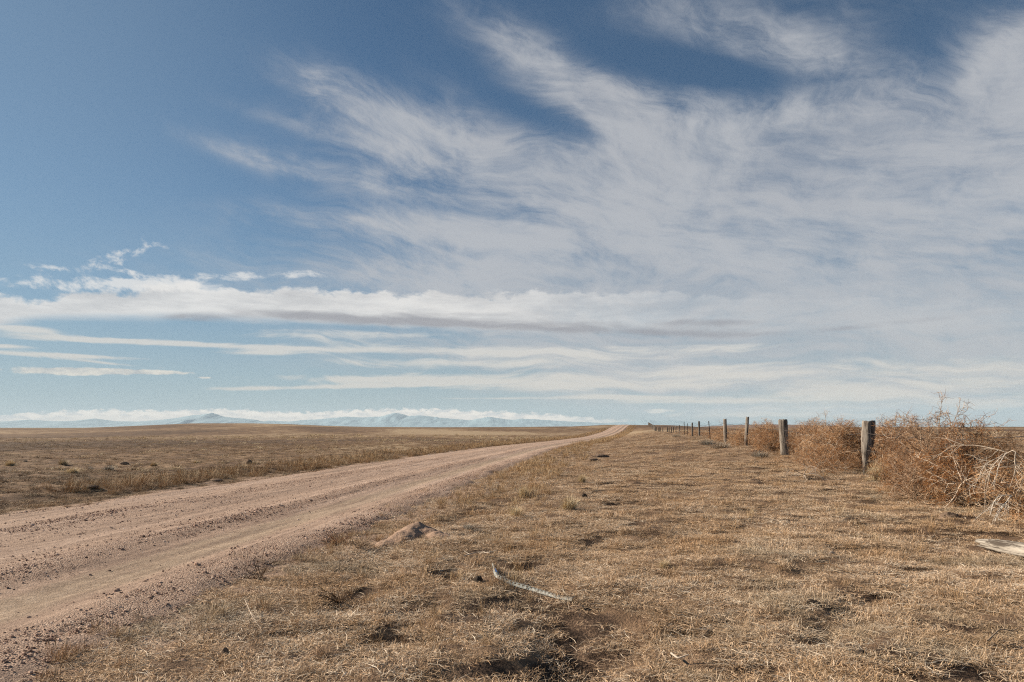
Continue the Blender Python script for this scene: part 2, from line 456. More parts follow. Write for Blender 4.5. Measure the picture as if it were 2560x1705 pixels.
def mat_ground():
    m, b = newmat('prairie_ground')
    p = wpos()
    n_big = noise(p, 0.035, 4, 0.6)
    n_mid = noise(p, 0.45, 5, 0.65)
    n_sm = noise(p, 7.0, 5, 0.7)
    n_fi = noise(p, 60.0, 3, 0.7)
    x, y, z = sep(p)
    f = n_mid * 0.50 + n_sm * 0.34 + n_fi * 0.16
    grass = ramp(f, [(0.33, (0.050, 0.031, 0.021)), (0.46, (0.17, 0.105, 0.064)), (0.56, (0.29, 0.188, 0.115)), (0.68, (0.47, 0.35, 0.235))])
    dist = E.op('SQRT', x * x + y * y)
    # farther range: rust and grey-brown drifts
    drift = noise(vec(x * 0.020, y * 0.0085, 1.0), 1, 5, 0.62)
    fc = ramp(drift + (n_mid - 0.5) * 0.55, [(0.36, (0.055, 0.033, 0.021)), (0.47, (0.125, 0.074, 0.042)), (0.54, (0.20, 0.124, 0.068)), (0.62, (0.36, 0.265, 0.165))])
    col = mixc(sstep(12, 60, dist) * 0.75, grass, fc)
    # bare dirt at the verge
    dirt = attr('dirt')
    dcol = ramp(n_sm * 0.5 + n_fi * 0.5, [(0.36, (0.13, 0.082, 0.056)), (0.50, (0.36, 0.240, 0.168)), (0.64, (0.55, 0.41, 0.31))])
    col = mixc(sstep(0.40, 0.62, dirt + (n_sm - 0.5) * 0.6), col, dcol)
    soil = ramp(n_sm * 0.5 + n_fi * 0.5, [(0.38, (0.022, 0.014, 0.010)), (0.50, (0.075, 0.046, 0.030)), (0.58, (0.15, 0.095, 0.062)), (0.66, (0.34, 0.235, 0.15))])
    col = mixc(sstep(0.30, 0.62, attr('soil') + (n_sm - 0.5) * 0.5), col, soil)
    redf = sstep(650, 1300, dist)
    col = mixc(redf * 0.7, col, (0.19, 0.115, 0.085))
    setcol(b, col)
    bump(b, n_sm * 0.5 + n_fi * 0.5, 1.0, 0.06)
    return m

def mat_road():
    m, b = newmat('gravel_road')
    p = wpos()
    stony, pale, across = attr('stony'), attr('pale'), attr('across')
    along = sep(p)[1]
    tread = noise(vec(across * 7.0, along * 0.55, 0.0), 1, 5, 0.65)
    tread2 = noise(vec(across * 2.2, along * 0.10, 3.0), 1, 4, 0.6)
    n1 = noise(p, 1.1, 5, 0.6); n2 = noise(p, 14.0, 5, 0.7); n3 = noise(p, 75.0, 3, 0.75)
    v = E.tree.nodes.new('ShaderNodeTexVoronoi'); v.inputs['Scale'].default_value = 85.0; v.inputs['Randomness'].default_value = 1.0
    E.tree.links.new(p.s, v.inputs['Vector'])
    vd = E(v.outputs['Distance']); vr, vg, vb = sep(E(v.outputs['Color']))
    pink = ramp(n2 * 0.45 + n3 * 0.55, [(0.32, (0.15, 0.092, 0.068)), (0.45, (0.35, 0.236, 0.170)), (0.58, (0.48, 0.338, 0.250)), (0.72, (0.62, 0.475, 0.370))])
    sand = ramp(n2 * 0.6 + n3 * 0.4, [(0.34, (0.24, 0.166, 0.112)), (0.5, (0.39, 0.282, 0.198)), (0.66, (0.52, 0.392, 0.288))])
    stones = ramp(vr, [(0.0, (0.20, 0.120, 0.088)), (0.4, (0.38, 0.235, 0.168)), (0.75, (0.56, 0.385, 0.285)), (1.0, (0.66, 0.53, 0.43))])
    col = mixc(sstep(0.35, 0.80, pale + (n1 - 0.5) * 0.6 + (tread2 - 0.5) * 0.7), pink, sand)
    col = mixc(sstep(0.42, 0.66, tread) * 0.55, col, (0.20, 0.130, 0.095))
    col = mixc(sstep(0.55, 0.35, tread2) * 0.30, col, (0.60, 0.44, 0.345))
    sm = sstep(0.35, 0.80, stony + (n2 - 0.5) * 0.9 + (tread - 0.5) * 0.6)
    col = mixc(sm * 0.60, col, stones)
    setcol(b, col)
    h = (0.5 - vd) * sm * 0.9 + n3 * 0.45 + n2 * 0.5 + tread * 0.5
    bump(b, h, 1.0, 0.035)
    return m

def mat_grass(name, stops, patch=True, trans=0.0):
    m, b = newmat(name)
    p = wpos()
    tone = attr('tone'); r = orand()
    f = tone * 0.62 + r * 0.13 + (noise(p, 0.8, 4, 0.65) - 0.5) * 0.75 + 0.12
    c = ramp(f, stops)
    h = sstep(0.50, 0.66, noise(vec(*sep(p)[:2], 4.0), 0.6, 4, 0.6))
    c = mixc(h * 0.32, c, (0.48, 0.27, 0.115))
    g = sstep(0.52, 0.66, noise(vec(*sep(p)[:2], 14.0), 0.7, 4, 0.6))
    c = mixc(g * 0.42, c, (0.30, 0.25, 0.175))
    setcol(b, c)
    b.inputs['Roughness'].default_value = 0.65
    return m

STRAW = [(0.05, (0.080, 0.050, 0.029)), (0.26, (0.25, 0.157, 0.080)), (0.46, (0.47, 0.294, 0.170)), (0.68, (0.66, 0.472, 0.310)), (0.92, (0.80, 0.68, 0.535))]
FIELD = [(0.05, (0.060, 0.036, 0.021)), (0.30, (0.165, 0.093, 0.050)), (0.55, (0.30, 0.182, 0.102)), (0.78, (0.42, 0.30, 0.175)), (0.95, (0.60, 0.49, 0.34))]
RUST = [(0.05, (0.10, 0.056, 0.024)), (0.35, (0.26, 0.142, 0.064)), (0.65, (0.44, 0.28, 0.145)), (0.95, (0.62, 0.47, 0.28))]
PALE = [(0.05, (0.24, 0.155, 0.080)), (0.35, (0.52, 0.365, 0.195)), (0.90, (0.80, 0.66, 0.44))]
GREY = [(0.05, (0.14, 0.12, 0.095)), (0.5, (0.33, 0.29, 0.235)), (0.95, (0.58, 0.53, 0.45))]

def mat_twig(name, a, bcol, c):
    m, b = newmat(name)
    tone = attr('tone'); r = orand()
    f = tone * 0.6 + (r - 0.5) * 0.50 + (noise(wpos(), 1.6, 3, 0.6) - 0.5) * 0.7 + 0.16
    r2 = E.op('FRACT', r * 7.31)
    tw = ramp(f, [(0.08, a), (0.45, bcol), (0.92, c)])
    setcol(b, mixc(sstep(0.55, 1.0, r2) * 0.5, tw, mixc(tone, (0.20, 0.145, 0.10), (0.52, 0.42, 0.32))))
    b.inputs['Roughness'].default_value = 0.6
    return m

def mat_wood(name, dark, mid, light, sc_=1.0):
    m, b = newmat(name)
    x, y, z = sep(opos()); r = orand() * 20.0
    g = noise(vec(x * 38 * sc_ + r, y * 38 * sc_, z * 2.2), 1, 6, 0.65, 0.3)
    g2 = noise(vec(x * 120 * sc_ + r, y * 120 * sc_, z * 5.0), 1, 3, 0.6)
    big = noise(vec(x * 5 + r, y * 5, z * 1.5), 1, 3, 0.5)
    f = g * 0.6 + g2 * 0.25 + big * 0.25
    setcol(b, ramp(f, [(0.46, dark), (0.545, mid), (0.70, light)]))
    bump(b, g * 0.7 + g2 * 0.3, 0.9, 0.012)
    return m

def mat_plain(name, c1, c2, scale=8.0, rough=0.9, metal=0.0, bstr=0.4, bdist=0.01, c0=None):
    m, b = newmat(name)
    n = noise(opos(), scale, 5, 0.65)
    st = [(0.35, c1), (0.65, c2)]
    if c0: st = [(0.30, c0), (0.48, c1), (0.66, c2)]
    setcol(b, ramp(n, st))
    b.inputs['Roughness'].default_value = rough; b.inputs['Metallic'].default_value = metal
    bump(b, n, bstr, bdist)
    return m

M = {}
M['ground'] = mat_ground()
M['road'] = mat_road()
M['grass'] = mat_grass('dry_grass', STRAW)
M['field_grass'] = mat_grass('field_grass', FIELD)
M['rust_grass'] = mat_grass('rust_grass', RUST)
M['pale_grass'] = mat_grass('pale_grass', PALE)
M['grey_brush'] = mat_grass('grey_brush', GREY)
M['tw'] = mat_twig('tumbleweed_twig', (0.10, 0.040, 0.014), (0.35, 0.152, 0.052), (0.62, 0.42, 0.25))
M['tw_branch'] = mat_twig('tumbleweed_branch', (0.20, 0.13, 0.085), (0.40, 0.29, 0.20), (0.60, 0.50, 0.40))
M['dark_tw'] = mat_twig('dark_tumbleweed_twig', (0.05, 0.028, 0.016), (0.13, 0.072, 0.036), (0.30, 0.18, 0.10))
M['pale_branch'] = mat_twig('bleached_branch', (0.26, 0.20, 0.155), (0.42, 0.345, 0.275), (0.58, 0.51, 0.43))
M['post'] = mat_wood('weathered_wood', (0.055, 0.042, 0.034), (0.20, 0.165, 0.135), (0.42, 0.37, 0.31))
M['post_dark'] = mat_wood('dark_wood', (0.035, 0.027, 0.022), (0.11, 0.088, 0.070), (0.24, 0.20, 0.165))
M['log'] = mat_wood('bleached_wood', (0.07, 0.055, 0.043), (0.30, 0.26, 0.215), (0.47, 0.42, 0.36), 0.9)
M['steel'] = mat_plain('rusty_steel', (0.07, 0.045, 0.035), (0.14, 0.10, 0.08), 20, 0.7, 0.3)
M['wire'] = mat_plain('wire_steel', (0.06, 0.05, 0.045), (0.12, 0.10, 0.09), 20, 0.6, 0.4)
M['galv'] = mat_plain('galvanised_steel', (0.17, 0.17, 0.155), (0.36, 0.35, 0.31), 60, 0.6, 0.0, 0.1)
M['blue'] = mat_plain('blue_paint', (0.04, 0.09, 0.22), (0.08, 0.16, 0.34), 40, 0.5, 0.0, 0.2)
M['dung'] = mat_plain('dried_dung', (0.030, 0.022, 0.017), (0.085, 0.062, 0.046), 25, 0.95, 0, 0.8, 0.02)
M['clod'] = mat_plain('earth_clod', (0.10, 0.067, 0.046), (0.24, 0.165, 0.115), 18, 0.95, 0, 0.8, 0.02)
M['stone'] = mat_plain('gravel_stone', (0.15, 0.085, 0.065), (0.46, 0.315, 0.245), 3.0, 0.85, 0, 0.3, 0.01)
M['rock'] = mat_plain('grey_rock', (0.15, 0.115, 0.09), (0.32, 0.25, 0.20), 12, 0.9)

def mat_mound():
    m, b = newmat('mound_gravel')
    p = wpos(); n = noise(p, 30, 5, 0.7); n2 = noise(p, 90, 3, 0.7)
    setcol(b, ramp(n * 0.4 + n2 * 0.6, [(0.3, (0.14, 0.088, 0.062)), (0.5, (0.32, 0.210, 0.148)), (0.7, (0.48, 0.345, 0.255))]))
    bump(b, n * 0.5 + n2 * 0.5, 0.9, 0.02)
    return m
M['mound'] = mat_mound()

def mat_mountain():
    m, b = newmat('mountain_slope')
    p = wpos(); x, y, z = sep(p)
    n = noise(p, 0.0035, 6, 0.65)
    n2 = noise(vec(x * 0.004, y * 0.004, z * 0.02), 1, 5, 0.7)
    c = ramp(n, [(0.35, (0.21, 0.295, 0.34)), (0.65, (0.26, 0.345, 0.385))])  # paler than the real slopes, part of the blue haze painted in
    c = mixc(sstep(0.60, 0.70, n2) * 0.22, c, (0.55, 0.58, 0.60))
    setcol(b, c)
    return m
M['mountain'] = mat_mountain()

# ------------------------------------------------------------------ ground sheet
def build_ground():
    front = np.linspace(-52, 52, 620)
    back = np.concatenate([np.linspace(56, 176, 31)])
    ang = np.radians(np.concatenate([front, back, -back[::-1] + 0.0]))
    ang = np.concatenate([np.radians(front), np.radians(back), np.radians(np.linspace(184, 304, 31))])
    rad = [1.2]
    while rad[-1] < 26000:
        r = rad[-1]
        g = 0.0095 if r < 60 else (0.016 if r < 600 else 0.03)
        rad.append(r * (1 + g))
    rad = np.array(rad)
    na, nr = len(ang), len(rad)
    AA, RR = np.meshgrid(ang, rad)
    X = RR * np.sin(AA); Y = RR * np.cos(AA)
    Z = H(X, Y)
    t = X - CTR(Y)
    # sink the bed below the road strip
    edgeN = 0.35 * perlin(X / 1.3, Y / 1.3, 21) + 0.18 * perlin(X / 0.4, Y / 0.4, 22)
    hw = 3.0 + edgeN
    inside = (1 - smooth01(-0.45, 0.10, np.abs(t) - hw)) * ((Y > -70) & (Y < 372))
    Z = Z - 0.05 * inside
    dirt = np.clip(1.0 - smooth01(0.0, 1.1, np.abs(t) - 3.0), 0, 1) * 0.75
    dirt += 0.45 * smooth01(0.10, 0.42, perlin(X / 1.1, Y / 1.1, 31)) * (RR < 14)
    dirt = np.where(RR > 300, 0, dirt)
    _, bare = hollow(X, Y)
    soil = np.clip(bare * 1.15 + 0.55 * smooth01(0.12, 0.40, perlin(X / 0.5, Y / 0.5, 33)) * (RR < 30), 0, 1)
    dirt = dirt * (1 - bare)
    V = np.stack([X, Y, Z], -1).reshape(-1, 3)
    V = np.vstack([V, [[0, 0, Hs(0, 0.01)]]])
    i = np.arange(nr - 1)[:, None] * na; j = np.arange(na)[None, :]; jn = (j + 1) % na
    q = np.stack([i + j, i + jn, i + na + jn, i + na + j], -1).reshape(-1, 4)[:, ::-1]
    j1 = np.arange(na); tri = np.stack([np.full(na, len(V) - 1), (j1 + 1) % na, j1], -1)
    me = fastmesh('ground', V, [q, tri], M['ground'], attrs={'dirt': np.append(dirt.ravel(), 0), 'soil': np.append(soil.ravel(), 0)})
    o = meshobj('ground', me)
    tag(o, 'dry winter prairie rolling away to the horizon', 'ground', kind='structure')
build_ground()

# ------------------------------------------------------------------ road strip
def road_profile(t, x, y):
    """height over the bed, stoniness and paleness across the road"""
    g = lambda c, s: np.exp(-((t - c) / s) ** 2)
    wob = 0.18 * perlin(y / 7.0, y * 0 + 3.1, 41)
    t = t + wob
    h = 0.035 + 0.035 * (1 - (t / 3.4) ** 2)
    h = h + 0.035 * g(0.92, 0.28) + 0.030 * g(2.75, 0.35) - 0.030 * g(1.75, 0.38) - 0.022 * g(0.05, 0.40) + 0.018 * g(-1.1, 0.4) - 0.02 * g(-2.0, 0.4) + 0.02 * g(-2.8, 0.25)
    stony = 0.85 * g(0.90, 0.36) + 0.85 * g(2.62, 0.52) + 0.62 * g(-1.1, 0.5) + 0.40 * g(-2.85, 0.25) + 0.2
    stony = stony - 0.35 * g(1.75, 0.35); stony = stony * (0.78 + 0.9 * perlin(x / 0.9, y / 2.6, 43))
    pale = 0.95 * g(1.70, 0.34) + 0.40 * g(-2.15, 0.35) + 0.25 * g(0.1, 0.3)
    return h, stony, pale

def build_road():
    ys = [-60.0]
    while ys[-1] < 365:
        y = ys[-1]; ys.append(y + max(0.035, 0.011 * abs(y) if y > 0 else 0.05 + 0.1 * abs(y)))
    ys = np.array(ys); ts = np.linspace(-3.75, 3.75, 170)
    TT, YY = np.meshgrid(ts, ys)
    # offset square to the centreline
    sl = np.gradient(CTR(ys), ys)[:, None]
    nrm = np.sqrt(1 + sl ** 2)
    XX = CTR(YY) + TT / nrm * 1.0; YO = YY - TT * sl / nrm
    h, stony, pale = road_profile(TT, XX, YO)
    edgeN = 0.35 * perlin(XX / 1.3, YO / 1.3, 21) + 0.18 * perlin(XX / 0.4, YO / 0.4, 22)
    over = np.abs(TT) - (3.0 + edgeN)
    dip = smooth01(-0.55, 0.55, over) * 0.17
    near = 1 - smooth01(20, 60, YO)
    rough = near * ((0.014 * perlin(XX / 0.13, YO / 0.13, 24) + 0.024 * perlin(XX / 0.45, YO / 0.45, 25)) * (0.35 + stony) + 0.014 * perlin(TT / 0.16, YO / 1.9, 26) + 0.02 * perlin(TT / 0.5, YO / 4.0, 27))
    far = smooth01(25, 160, YO)
    Z = H(XX, YO) + h * (1 + far * 0.5) + far * 0.03 - dip + rough - 0.012
    V = np.stack([XX, YO, Z], -1).reshape(-1, 3)
    n = len(ts)
    i = np.arange(len(ys) - 1)[:, None] * n; j = np.arange(n - 1)[None, :]
    q = np.stack([i + j, i + j + 1, i + n + j + 1, i + n + j], -1).reshape(-1, 4)
    me = fastmesh('road', V, [q], M['road'], attrs={'stony': stony.ravel(), 'pale': pale.ravel(), 'across': TT.ravel()})
    o = meshobj('road', me)
    tag(o, 'pinkish gravel road with pale wheel tracks climbing to a crest', 'road', kind='structure')
build_road()

# ------------------------------------------------------------------ mountains on the horizon
def build_mountains():
    prof = np.array([(-700, 1056), (-300, 1050), (0, 1054), (70, 1049), (140, 1053), (190, 1052), (237, 1046), (290, 1053), (340, 1054), (400, 1050), (440, 1045), (480, 1038), (505, 1036), (525, 1031.5), (545, 1036), (570, 1042),
                     (620, 1048), (660, 1054), (673, 1051), (720, 1054), (760, 1050), (800, 1048), (861, 1041.6), (909, 1043.5), (955, 1041), (984, 1031.5), (1007, 1035), (1021, 1040), (1044, 1038), (1066, 1040),
                     (1134, 1047), (1175, 1051), (1220, 1041.6), (1246, 1045), (1276, 1050), (1294, 1046.5), (1340, 1048), (1377, 1051), (1433, 1054), (1507, 1057.5), (1560, 1055), (1602, 1049.5), (1623, 1050.3), (1645, 1051.5), (1674, 1050),
                     (1710, 1053), (1739, 1055.5), (1782, 1054), (1825, 1056), (1869, 1057.5), (1912, 1061), (2100, 1064), (2190, 1062.5), (2260, 1063.8), (2310, 1062), (2400, 1064), (2560, 1062.5), (3200, 1060)], float)
    D = 16000.0
    us = np.arange(-700, 3200, 2.5)
    hv = np.interp(us, prof[:, 0], prof[:, 1])
    k = np.ones(5) / 5; hv = np.convolve(np.pad(hv, 2, mode='edge'), k, 'valid')
    ridge = EYE + (1065 - hv) / F * D + 12 * perlin(us / 9.0, us * 0, 51) + 6 * perlin(us / 3.5, us * 0, 52)
    rows = np.linspace(-1, 1, 41)
    UU, SS = np.meshgrid(us, rows)
    YY = D + SS * 2600
    XX = (UU - 1280) / F * D + perlin(UU / 60, SS * 2, 53) * 200
    base = -60.0
    fall = np.clip(1 - np.abs(SS), 0, 1) ** 1.25
    Z = base + (ridge[None, :] - base) * fall
    Z = Z + (1 - np.abs(SS * 2 * 0 + (fall * 2 - 1))) * 0.20 * (ridge[None, :] - base) * perlin(UU / 24, SS * 5, 54)
    Z = Z + 7 * perlin(UU / 7, SS * 11, 55) * fall * (1 - fall) * 4
    V = np.stack([XX, YY, Z], -1).reshape(-1, 3); n = len(us)
    i = np.arange(len(rows) - 1)[:, None] * n; j = np.arange(n - 1)[None, :]
    q = np.stack([i + j, i + j + 1, i + n + j + 1, i + n + j], -1).reshape(-1, 4)
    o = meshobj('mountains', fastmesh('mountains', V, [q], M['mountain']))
    tag(o, 'distant blue mountain range with snow patches along the horizon', 'mountains', kind='structure')
build_mountains()

# ------------------------------------------------------------------ tubes and blades
class Tubes:
    def __init__(s, sides=3): s.V = []; s.Q = []; s.T = []; s.n = 0; s.k = sides
    def add(s, P, rad, tone=0.5):
        P = np.asarray(P, float); m = len(P); k = s.k
        rad = np.broadcast_to(np.asarray(rad, float), (m,))
        d = np.gradient(P, axis=0); d /= np.linalg.norm(d, axis=1)[:, None] + 1e-9
        a = np.array([0.31, 0.17, 0.93]); 
        if abs(d[0] @ a) > 0.9: a = np.array([0.93, 0.31, 0.17])
        u = np.cross(d, a); u /= np.linalg.norm(u, axis=1)[:, None] + 1e-9
        v = np.cross(d, u)
        th = np.arange(k) * 2 * math.pi / k
        ring = P[:, None, :] + rad[:, None, None] * (np.cos(th)[None, :, None] * u[:, None, :] + np.sin(th)[None, :, None] * v[:, None, :])
        s.V.append(ring.reshape(-1, 3)); s.T.append(np.full(m * k, tone))
        i = np.arange(m - 1)[:, None] * k; j = np.arange(k)[None, :]; jn = (j + 1) % k
        s.Q.append((np.stack([i + j, i + jn, i + k + jn, i + k + j], -1).reshape(-1, 4) + s.n)); s.n += m * k
    def mesh(s, name, mat, smooth=True):
        return fastmesh(name, np.vstack(s.V), [np.vstack(s.Q)], mat, smooth, {'tone': np.concatenate(s.T)})

def blades(n, root_r, len_lo, len_hi, tilt_lo, tilt_hi, bend, width, r, tone_lo=0.0, tone_hi=1.0, heads=False, center_pow=0.5):
    """n curved ribbons as arrays"""
    a = r.uniform(0, 2 * math.pi, n); rr = root_r * r.uniform(0, 1, n) ** center_pow
    x0 = rr * np.cos(a); y0 = rr * np.sin(a)
    L = r.uniform(len_lo, len_hi, n); tilt = r.uniform(tilt_lo, tilt_hi, n)
    dirn = r.uniform(0, 2 * math.pi, n)
    bd = r.normal(0, bend, n) + bend * 0.6
    tw = r.normal(0, 0.5, n)
    w = width * r.uniform(0.6, 1.4, n)
    seg = 4
    pts = np.zeros((n, seg + 1, 3)); pts[:, 0] = np.stack([x0, y0, np.full(n, -0.01)], -1)
    ca, th = dirn.copy(), tilt.copy()
    for s in range(seg):
        st = (L / seg)
        pts[:, s + 1] = pts[:, s] + np.stack([np.sin(th) * np.cos(ca) * st, np.sin(th) * np.sin(ca) * st, np.cos(th) * st], -1)
        th = th + bd / seg; ca = ca + tw / seg
    pts[..., 2] = np.maximum(pts[..., 2], 0.002 + 0.02 * r.uniform(0, 1, n)[:, None] * (np.arange(seg + 1) > 0))
    side = np.stack([-np.sin(dirn), np.cos(dirn), r.normal(0, 0.4, n)], -1); side /= np.linalg.norm(side, axis=1)[:, None]
    prof = np.array([0.8, 1.0, 0.85, 0.55, 0.12])
    if heads: prof = np.array([0.6, 0.6, 0.55, 1.6, 0.3])
    off = side[:, None, :] * (w[:, None] * prof[None, :] * 0.5)[..., None]
    Lf = pts - off; Rt = pts + off
    V = np.stack([Lf, Rt], 2).reshape(-1, 3)           # n,(seg+1),2
    i = np.arange(n)[:, None] * (seg + 1) * 2; k = np.arange(seg)[None, :] * 2
    q = np.stack([i + k, i + k + 1, i + k + 3, i + k + 2], -1).reshape(-1, 4)
    tone = np.repeat(r.uniform(tone_lo, tone_hi, n), (seg + 1) * 2)
    return V, q, tone

def join(*parts):
    Vs, Qs, Ts = [], [], []; o = 0
    for V, q, t in parts:
        Vs.append(V); Qs.append(q + o); Ts.append(t); o += len(V)
    return np.vstack(Vs), np.vstack(Qs), np.concatenate(Ts)

def clump_mesh(name, mat, parts):
    V, q, t = join(*parts)
    return fastmesh(name, V, [q], mat, True, {'tone': t})

# ------------------------------------------------------------------ scatter by geometry nodes (uncountable ground cover only)
def scatter(name, label, cat, meshes, pts, rz, scl, idx, tilt=None, kind='stuff'):
    c = bpy.data.collections.new(name + '_source')
    for i, me in enumerate(meshes):
        c.objects.link(bpy.data.objects.new('%s_piece_%02d' % (name, i), me))
    me = bpy.data.meshes.new(name)
    n = len(pts); me.vertices.add(n); me.vertices.foreach_set('co', np.asarray(pts, np.float32).ravel())
    rot = np.zeros((n, 3), np.float32); rot[:, 2] = rz
    if tilt is not None: rot[:, 0] = tilt[:, 0]; rot[:, 1] = tilt[:, 1]
    a = me.attributes.new('rot', 'FLOAT_VECTOR', 'POINT'); a.data.foreach_set('vector', rot.ravel())
    s3 = np.asarray(scl, np.float32)
    if s3.ndim == 1: s3 = np.repeat(s3[:, None], 3, 1)
    a = me.attributes.new('scl', 'FLOAT_VECTOR', 'POINT'); a.data.foreach_set('vector', s3.ravel())
    a = me.attributes.new('pick', 'INT', 'POINT'); a.data.foreach_set('value', np.asarray(idx, np.int32))
    o = meshobj(name, me)
    g = bpy.data.node_groups.new(name + '_nodes', 'GeometryNodeTree')
    g.interface.new_socket('Geometry', in_out='INPUT', socket_type='NodeSocketGeometry')
    g.interface.new_socket('Geometry', in_out='OUTPUT', socket_type='NodeSocketGeometry')
    N, L = g.nodes, g.links
    gi = N.new('NodeGroupInput'); go = N.new('NodeGroupOutput')
    ci = N.new('GeometryNodeCollectionInfo'); ci.inputs['Collection'].default_value = c
    ci.inputs['Separate Children'].default_value = True; ci.inputs['Reset Children'].default_value = True
    ip = N.new('GeometryNodeInstanceOnPoints'); ip.inputs['Pick Instance'].default_value = True
    def na(nm, ty):
        q = N.new('GeometryNodeInputNamedAttribute'); q.data_type = ty; q.inputs['Name'].default_value = nm
        return q.outputs['Attribute']
    L.new(gi.outputs[0], ip.inputs['Points']); L.new(ci.outputs[0], ip.inputs['Instance'])
    L.new(na('pick', 'INT'), ip.inputs['Instance Index'])
    er = N.new('FunctionNodeEulerToRotation'); L.new(na('rot', 'FLOAT_VECTOR'), er.inputs[0])
    L.new(er.outputs[0], ip.inputs['Rotation']); L.new(na('scl', 'FLOAT_VECTOR'), ip.inputs['Scale'])
    L.new(ip.outputs[0], go.inputs[0])
    mod = o.modifiers.new('scatter', 'NODES'); mod.node_group = g
    tag(o, label, cat, kind=kind)
    return o

r1 = np.random.default_rng(21)
mats_ = []
for k in range(7):     # matted short grass with bleached fallen straws
    mats_.append(clump_mesh('grass_mat', M['grass'], [
        blades(150, 0.17, 0.035, 0.095, 0.7, 1.75, 0.9, 0.0026, r1, 0.0, 0.95),
        blades(70, 0.16, 0.02, 0.05, 0.2, 1.0, 0.8, 0.0025, r1, 0.2, 1.0),
        blades(26, 0.18, 0.07, 0.16, 1.15, 1.62, 0.6, 0.0027, r1, 0.65, 1.25)]))
for k in range(3):     # upright tufts
    mats_.append(clump_mesh('grass_tuft', M['grass'], [
        blades(90, 0.06, 0.05, 0.12, 0.05, 1.0, 0.8, 0.0027, r1, 0.1, 1.0),
        blades(70, 0.14, 0.04, 0.10, 0.7, 1.6, 0.6, 0.0027, r1, 0.0, 0.9)]))

def wedge(n, r0, r1_, half, r, p=1.0):
    """points in a fan in front of the camera, thinner with distance"""
    a = r.uniform(-half, half, n); q = r.uniform(0, 1, n)
    rad = (r0 ** p + (r1_ ** p - r0 ** p) * q) ** (1 / p)
    return rad * np.sin(a), rad * np.cos(a)

def offroad(x, y, margin=0.0):
    t = x - CTR(y)
    return np.abs(t) - (3.0 + 0.35 * perlin(x / 1.3, y / 1.3, 21) + 0.18 * perlin(x / 0.4, y / 0.4, 22)) > margin

def build_grass():
    r = np.random.default_rng(33)
    P, Rz, S, I, LF = [], [], [], [], []
    def put(x, y, s, idx, sink=0.0):
        z = H(x, y) - sink
        LF.append((x - CTR(y)) < 0); P.append(np.stack([x, y, z], -1)); Rz.append(r.uniform(0, 6.28, len(x))); S.append(s); I.append(idx)
    # close
    for (n, a, b, s0, s1) in ((8200, 1.3, 9, 0.65, 1.05), (19000, 9, 24, 0.8, 1.3), (26000, 24, 70, 1.2, 2.0), (16000, 70, 170, 1.8, 3.0)):
        x, y = wedge(n, a, b, R(47), r, 2.0 if b < 30 else 1.5)
        dens = 0.5 + 1.1 * perlin(x / 1.1, y / 1.1, 61) + 0.7 * perlin(x / 0.35, y / 0.35, 62)
        left = (x - CTR(y)) < 0
        keep = offroad(x, y, -0.55 + 1.4 * r.uniform(0, 1, n) ** 1.5) & (r.uniform(0, 1, n) < 0.24 + dens * 0.85)
        keep &= ~(left & (r.uniform(0, 1, n) < 0.35))
        keep &= r.uniform(0, 1, n) > hollow(x, y)[1] * 0.82
        x, y = x[keep], y[keep]; m = len(x)
        s = r.uniform(s0, s1, m); s3 = np.stack([s, s, s * r.uniform(0.6, 1.1, m)], -1)
        if b > 30: s3[:, 2] *= 0.62
        tuft = (r.uniform(0, 1, m) < 0.10 + 0.30 * np.clip(perlin(x / 1.6, y / 1.6, 63), 0, 1))
        idx = np.where(tuft, r.integers(7, 10, m), r.integers(0, 7, m))
        put(x, y, s3, idx)
    P, Rz, S, I, LF = np.vstack(P), np.concatenate(Rz), np.vstack(S), np.concatenate(I), np.concatenate(LF)
    scatter('grass', 'short dry tan grass matted over the verge and the right hand prairie', 'grass', mats_, P[~LF], Rz[~LF], S[~LF], I[~LF])
    dark = []
    for me in mats_:
        c = me.copy(); c.materials.clear(); c.materials.append(M['field_grass']); dark.append(c)
    scatter('field_grass', 'darker brown grazed grass covering the field left of the road', 'grass', dark, P[LF], Rz[LF], S[LF], I[LF])
build_grass()

